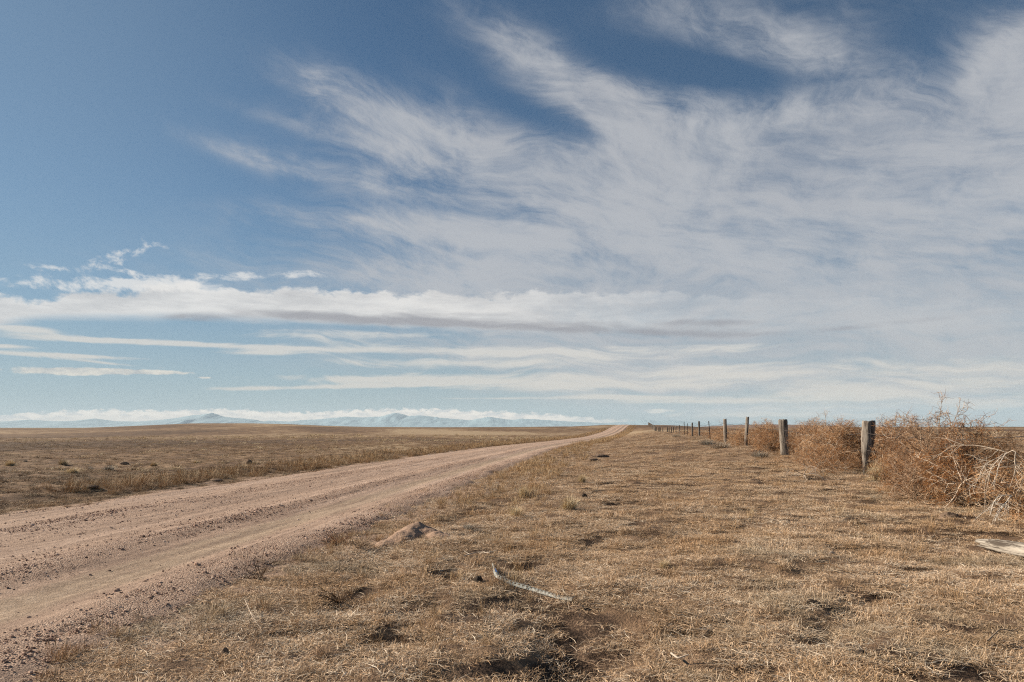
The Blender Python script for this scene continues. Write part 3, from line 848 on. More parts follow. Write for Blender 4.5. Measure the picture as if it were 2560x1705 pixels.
# taller rusty grass along both road edges
tall = []
for k in range(4):
    tall.append(clump_mesh('tall_grass', M['rust_grass'], [
        blades(70, 0.13, 0.16, 0.36, 0.05, 0.75, 0.6, 0.0036, r1, 0.0, 1.0),
        blades(26, 0.10, 0.24, 0.44, 0.05, 0.55, 0.5, 0.0036, r1, 0.4, 1.1, heads=True),
        blades(60, 0.16, 0.08, 0.18, 0.5, 1.5, 0.5, 0.0034, r1, 0.0, 0.8)]))
def build_verge_grass():
    r = np.random.default_rng(44)
    P = []; S = []
    def strip(n, y0, y1, t0, t1, s0, s1, pw=1.0):
        y = y0 + (y1 - y0) * r.uniform(0, 1, n) ** pw
        t = r.uniform(t0, t1, n); x = CTR(y) + t
        k = (r.uniform(0, 1, n) < 0.55 + 1.3 * perlin(x / 1.5, y / 2.5, 71))
        x, y = x[k], y[k]; s = r.uniform(s0, s1, len(x))
        P.append(np.stack([x, y, H(x, y) - 0.02], -1)); S.append(s)
    strip(2000, 21, 75, -5.2, -3.2, 0.4, 0.95)
    strip(2000, 60, 250, -6.0, -3.2, 0.7, 1.3)
    strip(420, 13.5, 24, -5.2, -3.5, 0.4, 0.8)
    strip(650, 10, 26, 3.1, 5.0, 0.3, 0.60)
    strip(1100, 24, 75, 3.2, 5.6, 0.4, 0.75)
    strip(1300, 60, 290, 3.2, 6.5, 0.9, 1.6)
    strip(110, 4.2, 10, 3.4, 5.4, 0.25, 0.5)
    # low rusty clumps over the verge and in the gravel edge
    x, y = wedge(2600, 3.0, 40, R(44), r, 1.6); t = x - CTR(y)
    k = (t > 3.3) & (x < XF(y) - 1.0) & (perlin(x / 0.9, y / 0.9, 75) > 0.12)
    x, y = x[k], y[k]; P.append(np.stack([x, y, H(x, y) - 0.02], -1)); S.append(r.uniform(0.22, 0.45, len(x)))
    y = 3.0 + 25 * r.uniform(0, 1, 500) ** 1.3; t = r.uniform(2.3, 3.4, 500); x = CTR(y) + t
    k = perlin(x / 0.8, y / 1.2, 76) > 0.10
    x, y = x[k], y[k]; P.append(np.stack([x, y, H(x, y) - 0.03], -1)); S.append(r.uniform(0.2, 0.45, len(x)))
    P = np.vstack(P); S = np.concatenate(S); n = len(P)
    scatter('tall_grass', 'taller rusty brown grass lining both edges of the gravel road', 'grass', tall, P, r.uniform(0, 6.28, n), S, r.integers(0, 4, n))
build_verge_grass()

def build_pale_tufts():
    r = np.random.default_rng(66)
    x, y = wedge(9000, 18, 170, R(46), r, 1.5)
    t = x - CTR(y)
    band = perlin(x / 26, y / 9, 91) + 0.5 * perlin(x / 5, y / 3, 92)
    k = ((t < -4.2) | (t > 16)) & (r.uniform(0, 1, len(x)) < 0.07 + 0.9 * smooth01(0.05, 0.45, band))
    x, y = x[k], y[k]; n = len(x)
    s = r.uniform(0.6, 1.5, n) * (0.7 + y / 95)
    s3 = np.stack([s * 1.3, s * 1.3, s * 0.55], -1)
    ms = [clump_mesh('pale_tuft', M['pale_grass'], [blades(90, 0.14, 0.10, 0.26, 0.1, 1.1, 0.7, 0.006, r1, 0.0, 1.0)]) for _ in range(3)]
    scatter('pale_grass', 'pale bleached grass tufts in drifts across the far field', 'grass', ms, np.stack([x, y, H(x, y) - 0.02], -1), r.uniform(0, 6.28, n), s3, r.integers(0, 3, n))
build_pale_tufts()

# ------------------------------------------------------------------ gravel
def rock_mesh(name, mat, r, seg=7, rings=5, sq=(1, 0.8, 0.6), rough=0.35):
    th = np.linspace(0, 2 * math.pi, seg, endpoint=False); ph = np.linspace(0, math.pi, rings + 2)[1:-1]
    V = [[0, 0, 1]]
    for p in ph:
        for t in th: V.append([math.sin(p) * math.cos(t), math.sin(p) * math.sin(t), math.cos(p)])
    V.append([0, 0, -1]); V = np.array(V)
    V *= (1 + r.uniform(-rough, rough * 0.6, len(V)))[:, None]; V *= np.array(sq)
    tri, q = [], []
    for j in range(seg):
        tri.append([0, 1 + j, 1 + (j + 1) % seg])
        b = 1 + (rings - 1) * seg; tri.append([len(V) - 1, b + (j + 1) % seg, b + j])
        for i in range(rings - 1):
            a = 1 + i * seg; c = a + seg
            q.append([a + j, c + j, c + (j + 1) % seg, a + (j + 1) % seg])
    return fastmesh(name, V, [np.array(q), np.array(tri)], mat, False)

def mat_stone():
    m, b = newmat('pebble'); r = orand()
    n = noise(opos(), 2.0, 3, 0.6)
    setcol(b, ramp(r * 0.8 + n * 0.2, [(0.1, (0.12, 0.074, 0.056)), (0.4, (0.32, 0.20, 0.145)), (0.7, (0.52, 0.345, 0.255)), (0.95, (0.66, 0.51, 0.41))]))
    return m
M['pebble'] = mat_stone()

def build_gravel():
    r = np.random.default_rng(55)
    ms = [rock_mesh('pebble', M['pebble'], r, 6, 3) for _ in range(6)]
    P, S = [], []
    for n, y0, y1, s0, s1 in ((60000, 2.2, 10, 0.003, 0.009), (60000, 8, 30, 0.005, 0.013), (22000, 2.2, 11, 0.005, 0.017), (9000, 9, 26, 0.008, 0.021), (900, 2.2, 12, 0.014, 0.030)):
        y = y0 + (y1 - y0) * r.uniform(0, 1, n) ** 1.2; t = r.uniform(-3.3, 3.7, n)
        h, stony, pale = road_profile(t, t, y)
        big = s0 > 0.009
        k = r.uniform(0, 1, n) < np.clip(stony - (0.25 if big else 0.05), 0.02, 1) * (1 - 0.6 * np.clip(pale, 0, 1))
        y, t = y[k], t[k]; sl = (CTR(y + 0.5) - CTR(y - 0.5)); nm = np.sqrt(1 + sl ** 2)
        x = CTR(y) + t / nm; yo = y - t * sl / nm
        h, _, _ = road_profile(t, x, yo)
        edgeN = 0.35 * perlin(x / 1.3, yo / 1.3, 21) + 0.18 * perlin(x / 0.4, yo / 0.4, 22)
        dip = smooth01(-0.55, 0.55, np.abs(t) - (3.0 + edgeN)) * 0.17
        z = np.maximum(H(x, yo) + h - dip - 0.012, H(x, yo) - 0.004 - 0.05 * (dip < 0.05))
        s = s0 + (s1 - s0) * r.uniform(0, 1, len(x)) ** 2.5
        P.append(np.stack([x, yo, z + s * 0.15], -1)); S.append(s)
    P = np.vstack(P); S = np.concatenate(S); n = len(P)
    scatter('gravel', 'loose reddish gravel stones strewn along the road', 'gravel', ms, P, r.uniform(0, 6.28, n), S, r.integers(0, 6, n))
build_gravel()

# ------------------------------------------------------------------ tumbleweeds
def curl(p0, d, L, n, r, wig, inward=0.0, centre=(0, 0, 0)):
    P = [np.array(p0, float)]; d = np.array(d, float); d /= np.linalg.norm(d)
    for i in range(n):
        P.append(P[-1] + d * (L / n))
        rad = P[-1] - np.array(centre); rn = rad / (np.linalg.norm(rad) + 1e-6)
        d = d + r.normal(0, wig, 3) - rn * inward
        d /= np.linalg.norm(d)
    return np.array(P)

def tumbleweed_meshes(seed, mains=16, subs=9, twigs=9, mt='tw', mb='tw_branch', thick=1.0):
    """unit ball of curled branches: returns branch mesh and twig mesh"""
    r = np.random.default_rng(seed)
    Bt, Tt = Tubes(4), Tubes(3)
    root = np.array([0, 0, -0.45]) + r.normal(0, 0.1, 3)
    for i in range(mains):
        d = r.normal(0, 1, 3); d[2] = d[2] * 0.9 + 0.45; d /= np.linalg.norm(d)
        Pm = curl(root, d, r.uniform(1.0, 1.4), 7, r, 0.20, 0.10)
        Bt.add(Pm, np.linspace(0.014, 0.005, 8) * thick, r.uniform(0.2, 1))
        for j in range(subs):
            f = r.uniform(0.2, 1.0) * 6.99; k = int(f); p = Pm[k] + (Pm[k + 1] - Pm[k]) * (f - k)
            dd = (Pm[k + 1] - Pm[k]); dd /= np.linalg.norm(dd); out = p / (np.linalg.norm(p) + 1e-6)
            d2 = dd * 0.5 + r.normal(0, 0.75, 3) + out * 0.35
            Ps = curl(p, d2, r.uniform(0.30, 0.62), 5, r, 0.28, 0.10)
            Bt.add(Ps[:4], np.linspace(0.006, 0.0045, 4) * thick, r.uniform(0, 1))
            Tt.add(Ps[3:], np.linspace(0.0045, 0.003, 3) * thick, r.uniform(0, 1))
            for q in range(twigs):
                f = r.uniform(0.1, 1.0) * 4.99; kk = int(f); p2 = Ps[kk] + (Ps[kk + 1] - Ps[kk]) * (f - kk)
                d3 = (Ps[kk + 1] - Ps[kk]) * 3 + r.normal(0, 0.8, 3)
                Pt = curl(p2, d3, r.uniform(0.10, 0.30), 3, r, 0.42, 0.04)
                Tt.add(Pt, np.linspace(0.0045, 0.0025, 4) * thick, r.uniform(0, 1))
    return Bt.mesh('branches', M[mb]), Tt.mesh('twigs', M[mt])

TW = [tumbleweed_meshes(100 + k) for k in range(5)]
TWD = tumbleweed_meshes(140, 16, 9, 11, 'dark_tw', 'dark_tw')
def tumbleweed(x, y, zc, rad, label, group=None, var=0, flat=0.9, rz=None):
    b, t = TWD if var == 'dark' else TW[var % 5]
    o = empty('tumbleweed', (x, y, zc), random.uniform(0, 6.28) if rz is None else rz)
    o.scale = (rad, rad, rad * flat)
    o.rotation_euler[0] = random.uniform(-0.4, 0.4); o.rotation_euler[1] = random.uniform(-0.4, 0.4)
    tag(o, label, 'tumbleweed', group)
    meshobj('branches', b, o); meshobj('twigs', t, o)
    return o

KEEP_CLEAR = [(2166, 40, 17.1, 1178), (1960, 26, 24.6, 1118), (1868, 14, 30.3, 1092), (1813, 14, 35.4, 1096), (1748, 10, 49, 1090), (1731, 8, 55, 1080), (1774, 8, 41.5, 1084)]
def hides_post(x, y, zc, rad):
    u = 1280 + F * x / y; ru = rad / y * F; v = 1065 + F * (EYE - zc - rad * 0.85) / y
    return any(y < d + 0.2 and abs(u - pu) < ru * 0.8 + hw and v < vb for pu, hw, d, vb in KEEP_CLEAR)

def pile():
    r = np.random.default_rng(77)
    k = 0
    # (distance range, count, offset range from fence, size range, height of centre, label)
    spans = [
        ((7.0, 10.2), 13, (-1.9, 0.9), (0.46, 0.60), (0.20, 0.52), 'rust brown tumbleweed heaped at the right edge of the photo'),
        ((10.2, 13.5), 15, (-1.9, 0.8), (0.44, 0.58), (0.20, 0.60), 'rust brown tumbleweed packed under the tallest spiky heap'),
        ((13.5, 17.0), 15, (-1.5, 0.8), (0.40, 0.54), (0.20, 0.68), 'rust brown tumbleweed packed just right of the rotted nearest post'),
        ((17.3, 24.2), 24, (-1.1, 1.0), (0.48, 0.66), (0.30, 1.12), 'rust brown tumbleweed packed between the two nearest wooden posts'),
        ((24.8, 31.0), 18, (-1.0, 1.2), (0.45, 0.62), (0.20, 0.82), 'orange brown tumbleweed packed between second and third wooden posts'),
        ((31.0, 43.0), 18, (-0.6, 1.6), (0.45, 0.60), (0.12, 0.50), 'orange brown tumbleweed lodged behind third and fourth wooden posts'),
        ((43.0, 72.0), 14, (-0.4, 1.2), (0.40, 0.55), (0.05, 0.28), 'small orange brown tumbleweed lodged along the thin dark posts'),
    ]
    for (y0, y1), n, (o0, o1), (s0, s1), (h0, h1), lab in spans:
        for i in range(n):
            y = y0 + (y1 - y0) * (i + r.uniform(0.1, 0.9)) / n
            of = r.uniform(o0, o1)
            lift = 1 - abs((of - (o0 + o1) / 2 - 0.2) / ((o1 - o0) / 2)) * 0.75
            x = float(XF(y)) + of; s = r.uniform(s0, s1)
            if abs(y - 17.1) < 1.0 and -0.75 < of < 0.5: of = -1.0 if of < 0 else 0.7; x = float(XF(y)) + of
            zc = Hs(x, y) + h0 + (h1 - h0) * max(0, lift) * r.uniform(0.6, 1.0)
            tries = 0
            while hides_post(x, y, zc, s) and tries < 12:
                tries += 1; x += 0.22
                if tries > 6: s *= 0.85; zc = Hs(x, y) + s * 0.4
            if hides_post(x, y, zc, s): continue
            tumbleweed(x, y, zc, s, lab, 'tumbleweeds piled along the fence', k); k += 1
pile()
# weeds that stand out
def at(u, v, d):
    return (u - 1280) / F * d, d, EYE + (1065 - v) / F * d
for (u, v, d, rad, lab, var) in [
    (2385, 1086, 11.0, 0.60, 'tallest spiky tumbleweed standing above the pile against the sky', 1),
    (2335, 1112, 10.9, 0.55, 'rounded tumbleweed forming the left flank of the tallest heap', 2),
    (2425, 1115, 10.7, 0.55, 'rounded tumbleweed forming the right flank of the tallest heap', 3),
    (2390, 1170, 10.0, 0.62, 'tumbleweed at the foot of the tallest heap', 0),
    (2290, 1205, 11.4, 0.50, 'low tumbleweed at the left foot of the tallest heap', 4),
    (2485, 1110, 10.2, 0.36, 'dark nearly black round tumbleweed near the right edge of the pile', 'dark'),
    (2260, 1080, 13.0, 0.42, 'loose tumbleweed with long bent stalks right of the rotted post', 2),
    (2105, 1078, 18.6, 0.50, 'wide shaggy tumbleweed crest just left of the rotted nearest post', 3),
    (1915, 1085, 27.0, 0.62, 'wispy tumbleweed leaning just left of the second wooden post', 4)]:
    x, y, z = at(u, v, d); tumbleweed(x, y, z, rad, lab, 'tumbleweeds piled along the fence', var)

two = 'rust brown tumbleweed packed between the two nearest wooden posts'
for k, (u, v, d, rad, lab) in enumerate([
    (2115, 1100, 18.5, 0.50, two), (2150, 1132, 18.3, 0.44, two), (2090, 1152, 17.7, 0.42, two), (2045, 1120, 19.5, 0.50, two), (2000, 1160, 20.6, 0.42, two), (1948, 1162, 21.6, 0.36, two), (1990, 1104, 24.9, 0.50, two),
    (1928, 1108, 25.8, 0.48, 'orange brown tumbleweed packed between second and third wooden posts'), (1884, 1106, 29.0, 0.46, 'orange brown tumbleweed packed between second and third wooden posts'),
    (1842, 1104, 32.0, 0.48, 'orange brown tumbleweed lodged behind third and fourth wooden posts'), (1794, 1098, 38.0, 0.48, 'orange brown tumbleweed lodged behind third and fourth wooden posts')]):
    x, y, z = at(u, v, d)
    if not hides_post(x, y, z, rad): tumbleweed(x, y, z, rad, lab, 'tumbleweeds piled along the fence', k)

# bleached bare branches lying on the pile
def bare_branch(name, label, p, rad, seed, parts=5, spread=0.9, thick=0.011, mat='pale_branch', droop=0.12, dir0=(-0.9, -0.3, 0.1), subs=5):
    r = np.random.default_rng(seed); T = Tubes(5)
    for i in range(parts):
        d = np.array(dir0) + r.normal(0, spread * 0.5, 3)
        n = 8; P = [np.zeros(3)]; d /= np.linalg.norm(d)
        for q in range(n):
            P.append(P[-1] + d * rad * r.uniform(0.8, 1.2) / n); d = d + r.normal(0, 0.16, 3) + np.array([0, 0, -droop]); d /= np.linalg.norm(d)
        P = np.array(P); T.add(P, np.linspace(thick, thick * 0.35, n + 1), r.uniform(0.3, 1))
        for s in range(subs):
            k = r.integers(1, n); d2 = (P[k + 1] - P[k]) / np.linalg.norm(P[k + 1] - P[k]) + r.normal(0, 0.6, 3)
            Q = curl(P[k], d2, rad * r.uniform(0.25, 0.55), 5, r, 0.22)
            T.add(Q, np.linspace(thick * 0.5, thick * 0.2, 6), r.uniform(0.2, 1))
            for s2 in range(2):
                Q2 = curl(Q[r.integers(1, 4)], d2 + r.normal(0, 0.7, 3), rad * 0.2, 3, r, 0.2)
                T.add(Q2, np.linspace(thick * 0.3, thick * 0.15, 4), r.uniform(0.2, 1))
    o = meshobj(name, T.mesh(name, M[mat])); o.location = p
    tag(o, label, 'branch')
    return o
x, y, z = at(2520, 1132, 8.6)
bare_branch('dead_branch', 'bleached bare forked branch arching over the pile at the right edge', (x, y, z), 0.80, 3, 5, 0.7, 0.0065, dir0=(-0.9, -0.25, 0.25), droop=0.16, subs=6)
x, y, z = at(2530, 1240, 7.9)
bare_branch('dead_branch', 'low bleached branch under the arching one at the right edge', (x, y, z), 0.5, 5, 3, 0.8, 0.006, dir0=(-0.9, -0.3, -0.1))
x, y, z = gp(2010, 1195)
bare_branch('dead_branch', 'thin pale branches sprawled at foot of the pile left of rotted post', (x, y, z + 0.08), 0.8, 9, 5, 1.0, 0.009, dir0=(0.2, -0.5, 0.1), droop=0.1)
x, y, z = at(2262, 1062, 12.4)
bare_branch('dead_stalk', 'long bent stalk poking up from pile between rotted post and tallest weed', (x, y, z), 0.24, 15, 2, 0.6, 0.004, mat='tw_branch', dir0=(0.3, 0, 0.6), droop=0.06)

# ------------------------------------------------------------------ fence posts
def post_mesh(name, mat, hgt, wtop, wbot, seed, lean=(0.0, 0.0), seg=18, rings=22, groove=0.12, taper_fn=None, split_top=True):
    r = np.random.default_rng(seed)
    zz = np.concatenate([np.linspace(-0.25, hgt, rings)])
    th = np.linspace(0, 2 * math.pi, seg, endpoint=False)
    V = []; k = r.uniform(-1, 1, seg)
    for i, z in enumerate(zz):
        f = np.clip(z / hgt, 0, 1)
        w = (wbot + (wtop - wbot) * f) / 2
        cx, cy = lean[0] * (f - 1), lean[1] * (f - 1)
        if taper_fn: dw, dc = taper_fn(f); w *= dw; cx += dc
        rr = w * (1 + groove * k * (0.6 + 0.4 * math.sin(3 * z + seed)) + r.uniform(-0.03, 0.03, seg))
        top = (0.03 * r.uniform(-1, 1, seg) if (i == rings - 1 and split_top) else 0)
        V.append(np.stack([cx + rr * np.cos(th), cy + rr * np.sin(th) * 0.9, np.full(seg, z) + top], -1))
    V = np.vstack(V + [np.array([[0, 0, hgt - 0.015]])])
    i = np.arange(rings - 1)[:, None] * seg; j = np.arange(seg)[None, :]; jn = (j + 1) % seg
    q = np.stack([i + j, i + jn, i + seg + jn, i + seg + j], -1).reshape(-1, 4)
    b = (rings - 1) * seg; jj = np.arange(seg)
    tri = np.stack([b + jj, b + (jj + 1) % seg, np.full(seg, len(V) - 1)], -1)
    return fastmesh(name, V, [q, tri], mat, True)

def tpost_mesh(name, hgt, lean):
    # T section steel post with studs
    V, Q = [], []
    def box(x0, x1, y0, y1, z0, z1):
        n = len(V)
        for z in (z0, z1):
            f = z / hgt - 1
            for (x, y) in ((x0, y0), (x1, y0), (x1, y1), (x0, y1)): V.append((x + lean * f, y, z))
        Q.extend([(n, n + 1, n + 5, n + 4), (n + 1, n + 2, n + 6, n + 5), (n + 2, n + 3, n + 7, n + 6), (n + 3, n, n + 4, n + 7), (n + 4, n + 5, n + 6, n + 7), (n + 3, n + 2, n + 1, n)])
    box(-0.024, 0.024, -0.004, 0.004, -0.2, hgt)
    box(-0.004, 0.004, 0.0045, 0.040, -0.2, hgt - 0.002)
    z = 0.1
    while z < hgt - 0.03:
        box(-0.008, 0.008, -0.013, -0.0043, z, z + 0.018); z += 0.06
    return fastmesh(name, np.array(V), [np.array(Q)], M['steel'], False)

def near_taper(f):
    # rotted waist: narrow splinter at the ground, full width from mid height up
    w = np.interp(f, [0, 0.05, 0.2, 0.35, 0.5, 0.65, 0.8, 1.0], [0.17, 0.2, 0.34, 0.52, 0.82, 1.0, 0.96, 0.92])
    c = np.interp(f, [0, 0.2, 0.4, 0.6, 1.0], [-0.020, -0.010, -0.008, 0.02, 0.0])
    return w, c

POSTS = []      # (x, y, z of wire) for stringing the wires
def wood_post(u_t, v_t, u_b, d, wpx, label, seed, mat='post', group='fence posts running to the crest', wire=0.25, **kw):
    xt = (u_t - 1280) / F * d; xb = (u_b - 1280) / F * d
    zt = EYE + (1065 - v_t) / F * d
    zb = Hs(xb, d)
    hgt = zt - zb; w = wpx / F * d
    me = post_mesh('fence_post', M[mat], hgt, w, w * kw.pop('flare', 1.05), seed, lean=(xt - xb, random.uniform(-0.03, 0.03)), **kw)
    o = meshobj('fence_post', me); o.location = (xt, d, zb); o.rotation_euler[2] = 0
    tag(o, label, 'fence post', group)
    POSTS.append((xt, d, zt - wire, zb))
    return o

wood_post(2171, 1053.5, 2163, 17.1, 31, 'thick grey post rotted to a splinter at its foot, nearest of the fence', 3, taper_fn=near_taper, groove=0.20, seg=26, rings=40, wire=0.30)
wood_post(1957, 1049.5, 1963, 24.6, 19, 'stout grey cracked post half sunk in tumbleweeds, second nearest', 4, groove=0.20, wire=0.35)
wood_post(1869, 1042.5, 1865, 30.3, 7.5, 'slim tall grey post rising highest above the weeds', 5, groove=0.18, wire=0.28)
wood_post(1812.5, 1047.5, 1814, 35.4, 8.0, 'bent dark sided post left of the slim tallest post', 6, groove=0.24, wire=0.22)
wood_post(1747.6, 1053.4, 1747.9, 49, 4.3, 'dark straight post between the two thin steel stakes', 7, 'post_dark', wire=0.2)
wood_post(1730.6, 1056.8, 1730.8, 55, 3.6, 'short dark post left of the dark straight one', 8, 'post_dark', wire=0.2)
wood_post(1698.5, 1062.6, 1699.6, 70, 2.8, 'grey post leaning slightly left beside the rusty steel stake', 9, 'post', wire=0.15)
mid = [(1689.7, 1066, 80, 'black post at the right end of the evenly spaced five'), (1683.4, 1066.8, 86, 'black post second from right among the evenly spaced five'),
       (1678.2, 1067.6, 92, 'black post in the middle of the evenly spaced five'), (1672.5, 1068.4, 98, 'shortest black post second from left among evenly spaced five'),
       (1668.4, 1067, 104, 'black post at the left end of the evenly spaced five')]
for k, (u, v, d, lab) in enumerate(mid): wood_post(u, v, u + 0.3, d, 2.5, lab, 20 + k, 'post_dark', wire=0.12, seg=10, rings=8)
for k, (u, v, d, lab) in enumerate([(1656.8, 1068.2, 125, 'lone small dark post left of the evenly spaced five'), (1650.7, 1068.3, 138, 'small dark post, right one of the far trio'),
                                    (1648, 1067.5, 143, 'small dark post, middle one of the far trio'), (1645.5, 1068.2, 149, 'small dark post, left one of the far trio'),
                                    (1640.8, 1067.6, 162, 'small dark post, right one of the far pair'), (1638.9, 1067.8, 169, 'small dark post, left one of the far pair')]):
    wood_post(u, v, u, d, 1.9, lab, 40 + k, 'post_dark', wire=0.12, seg=8, rings=6)
d = 178.0; k = 0
farmesh = None
while d < 316:
    x = float(XF(d)); zb = Hs(x, d)
    if farmesh is None: farmesh = post_mesh('fence_post', M['post_dark'], 1.35, 0.22, 0.22, 60, seg=8, rings=6)
    o = meshobj('fence_post', farmesh); o.location = (x, d, zb); o.rotation_euler[2] = k * 1.3; o.scale = (1, 1, 0.85 + 0.3 * ((k * 37) % 10) / 10)
    tag(o, 'tiny dark post in the crowded far run of fence climbing to the crest', 'fence post', 'far fence posts at the crest')
    POSTS.append((x, d, zb + 1.0, zb)); d += 6.2; k += 1
for (ut, vt, ub, d, lab) in [(1771.8, 1052.8, 1776, 41.5, 'rusty steel stake leaning left between bent post and dark straight post'),
                             (1718.6, 1058.2, 1719.5, 60, 'shorter thin steel stake left of the short dark post'),
                             (1710.2, 1053.8, 1712, 63, 'taller thin steel stake right of the leaning grey post')]:
    xt = (ut - 1280) / F * d; xb = (ub - 1280) / F * d; zt = EYE + (1065 - vt) / F * d; zb = Hs(xb, d)
    o = meshobj('steel_stake', tpost_mesh('steel_stake', zt - zb, xt - xb)); o.location = (xt, d, zb)
    tag(o, lab, 'steel stake', 'steel stakes in the fence')
    POSTS.append((xt - (xt - xb) * 0.2, d, zt - 0.2, zb))

# wires
def wires():
    # first post out of the frame on the right carries the near end
    xs, ys = float(XF(10.6)), 10.6
    P = sorted([(xs, ys, Hs(xs, ys) + 1.17, Hs(xs, ys))] + POSTS, key=lambda p: p[1])
    for lv, lab in ((0.0, 'slack top strand of barbed wire strung between the fence posts'), (0.42, 'lower strand of barbed wire half buried in tumbleweeds')):
        T = Tubes(4); r = np.random.default_rng(8)
        pts = []
        use = [p for p in P if p[1] < 110]
        for a, b in zip(use[:-1], use[1:]):
            pa = np.array([a[0] - 0.06, a[1], a[2] - lv]); pb = np.array([b[0] - 0.06, b[1], b[2] - lv])
            L = np.linalg.norm(pb - pa); n = 12
            for i in range(n):
                f = i / n; q = pa + (pb - pa) * f; q[2] -= 0.018 * L * 4 * f * (1 - f) * r.uniform(0.6, 1.0); pts.append(q)
        pts = np.array(pts); T.add(pts, 0.008, 0.5)
        for a, b in zip(pts[:-1], pts[1:]):
            n = max(1, int(np.linalg.norm(b - a) / 0.14))
            if a[1] > 36: continue
            for i in range(n):
                q = a + (b - a) * (i + 0.5) / n; dd = r.normal(0, 1, 3); dd /= np.linalg.norm(dd)
                T.add(np.array([q - dd * 0.018, q, q + dd * 0.018]), 0.0022, 0.5)
        o = meshobj('barbed_wire', T.mesh('barbed_wire', M['wire'])); tag(o, lab, 'barbed wire')
wires()

# ------------------------------------------------------------------ bleached log at the right edge
def log():
    x0, y0, z0 = gp(2462, 1378)
    x1, y1, z1 = gp(2660, 1420)
    r = np.random.default_rng(14); n = 30; seg = 22
    a = np.array([x0, y0, Hs(x0, y0) + 0.075]); b = np.array([x1, y1, Hs(x1, y1) + 0.085]); L = np.linalg.norm(b - a)
    th = np.linspace(0, 2 * math.pi, seg, endpoint=False); k = r.uniform(-1, 1, seg); V = []
    for i in range(n):
        f = i / (n - 1); w = (0.048 + 0.026 * min(1, f * 2.2))
        rr = w * (1 + 0.20 * k + 0.07 * r.uniform(-1, 1, seg) + 0.05 * math.sin(9 * f))
        jag = r.uniform(-0.09, 0.02, seg) if i == 0 else 0
        V.append(np.stack([rr * np.cos(th), rr * np.sin(th), np.full(seg, f * L) + jag], -1))
    V = np.vstack(V + [np.array([[0, 0, 0.0], [0, 0, L]])])
    i = np.arange(n - 1)[:, None] * seg; j = np.arange(seg)[None, :]; jn = (j + 1) % seg
    q = np.stack([i + j, i + jn, i + seg + jn, i + seg + j], -1).reshape(-1, 4)
    jj = np.arange(seg); e = (n - 1) * seg
    tri = np.vstack([np.stack([(jj + 1) % seg, jj, np.full(seg, len(V) - 2)], -1), np.stack([e + jj, e + (jj + 1) % seg, np.full(seg, len(V) - 1)], -1)])
    o = meshobj('weathered_log', fastmesh('weathered_log', V, [q, tri], M['log'])); o.location = a
    o.rotation_euler = Vector(b - a).to_track_quat('Z', 'Y').to_euler()
    tag(o, 'bleached white cracked log lying on the grass at the right edge', 'log')
log()

# ------------------------------------------------------------------ perforated metal strip
def strip():
    pts = [gp(*p) for p in ((1232, 1423), (1244, 1448), (1276, 1462), (1330, 1478), (1400, 1500), (1432, 1508))]
    lift = [0.055, 0.030, 0.022, 0.020, 0.028, 0.034]
    C = np.array([(x, y, Hs(x, y) + l) for (x, y, z), l in zip(pts, lift)])
    # resample
    seg = np.linalg.norm(np.diff(C, axis=0), axis=1); s = np.concatenate([[0], np.cumsum(seg)]); L = s[-1]
    f = lambda q: np.stack([np.interp(q, s, C[:, k]) for k in range(3)], -1)
    holes = 34; n = holes * 4
    q = np.linspace(0, L, n + 1); P = f(q)
    ker = np.ones(9) / 9
    for k in range(3): P[:, k] = np.convolve(np.pad(P[:, k], 4, mode='reflect', reflect_type='odd'), ker, 'valid')
    d = np.gradient(P, axis=0); d /= np.linalg.norm(d, axis=1)[:, None]
    # the strip faces the camera and the sky
    up = np.array([0.0, -0.62, 0.78]); side = np.cross(d, up); side /= np.linalg.norm(side, axis=1)[:, None]
    nrm = np.cross(side, d)
    w = 0.021
    lat = np.array([-1.0, -0.33, 0.33, 1.0]) * w
    dep = np.array([-0.010, 0.0, 0.0, -0.010])
    nar = np.interp(np.linspace(0, 1, n + 1), [0, 0.14, 0.26, 1], [0.35, 0.5, 1, 1])
    V = (P[:, None, :] + side[:, None, :] * lat[None, :, None] * nar[:, None, None] + nrm[:, None, :] * dep[None, :, None]).reshape(-1, 3)
    V2 = V - np.repeat(nrm, 4, axis=0) * 0.0025
    Q = []
    N = len(V)
    VV = np.vstack([V, V2])
    solid = []
    for i in range(n):
        for j in range(3):
            hole = (j == 1 and i % 4 in (1, 2) and 4 < i < n - 3)
            if hole: continue
            a = i * 4 + j; solid.append((i, j))
            Q.append((a, a + 1, a + 5, a + 4)); Q.append((a + N + 4, a + N + 5, a + N + 1, a + N))
    # rims
    S = set(solid)
    for (i, j) in solid:
        a = i * 4 + j
        for (ni, nj, e0, e1) in ((i - 1, j, a, a + 1), (i + 1, j, a + 5, a + 4), (i, j - 1, a + 4, a), (i, j + 1, a + 1, a + 5)):
            if (ni, nj) not in S: Q.append((e1, e0, e0 + N, e1 + N))
    root = empty('sign_post_strip', tuple(P[n // 2]))
    off = P[n // 2]
    tag(root, 'bent perforated galvanised metal strip lying in the grass', 'metal strip')
    meshobj('channel', fastmesh('channel', VV - off, [np.array(Q)], M['galv'], False), root)
    # blue paint remains near the far end
    i0, i1 = int(n * 0.20), int(n * 0.33)
    PV = (P[i0:i1, None, :] + side[i0:i1, None, :] * (np.array([-0.30, 0.31]) * w)[None, :, None] + nrm[i0:i1, None, :] * np.array([0.0035, 0.0035])[None, :, None]).reshape(-1, 3)
    m = i1 - i0
    PQ = np.array([(k * 2, k * 2 + 1, k * 2 + 3, k * 2 + 2) for k in range(m - 1)])
    meshobj('paint_patch', fastmesh('paint_patch', PV - off, [PQ], M['blue'], False), root)
strip()

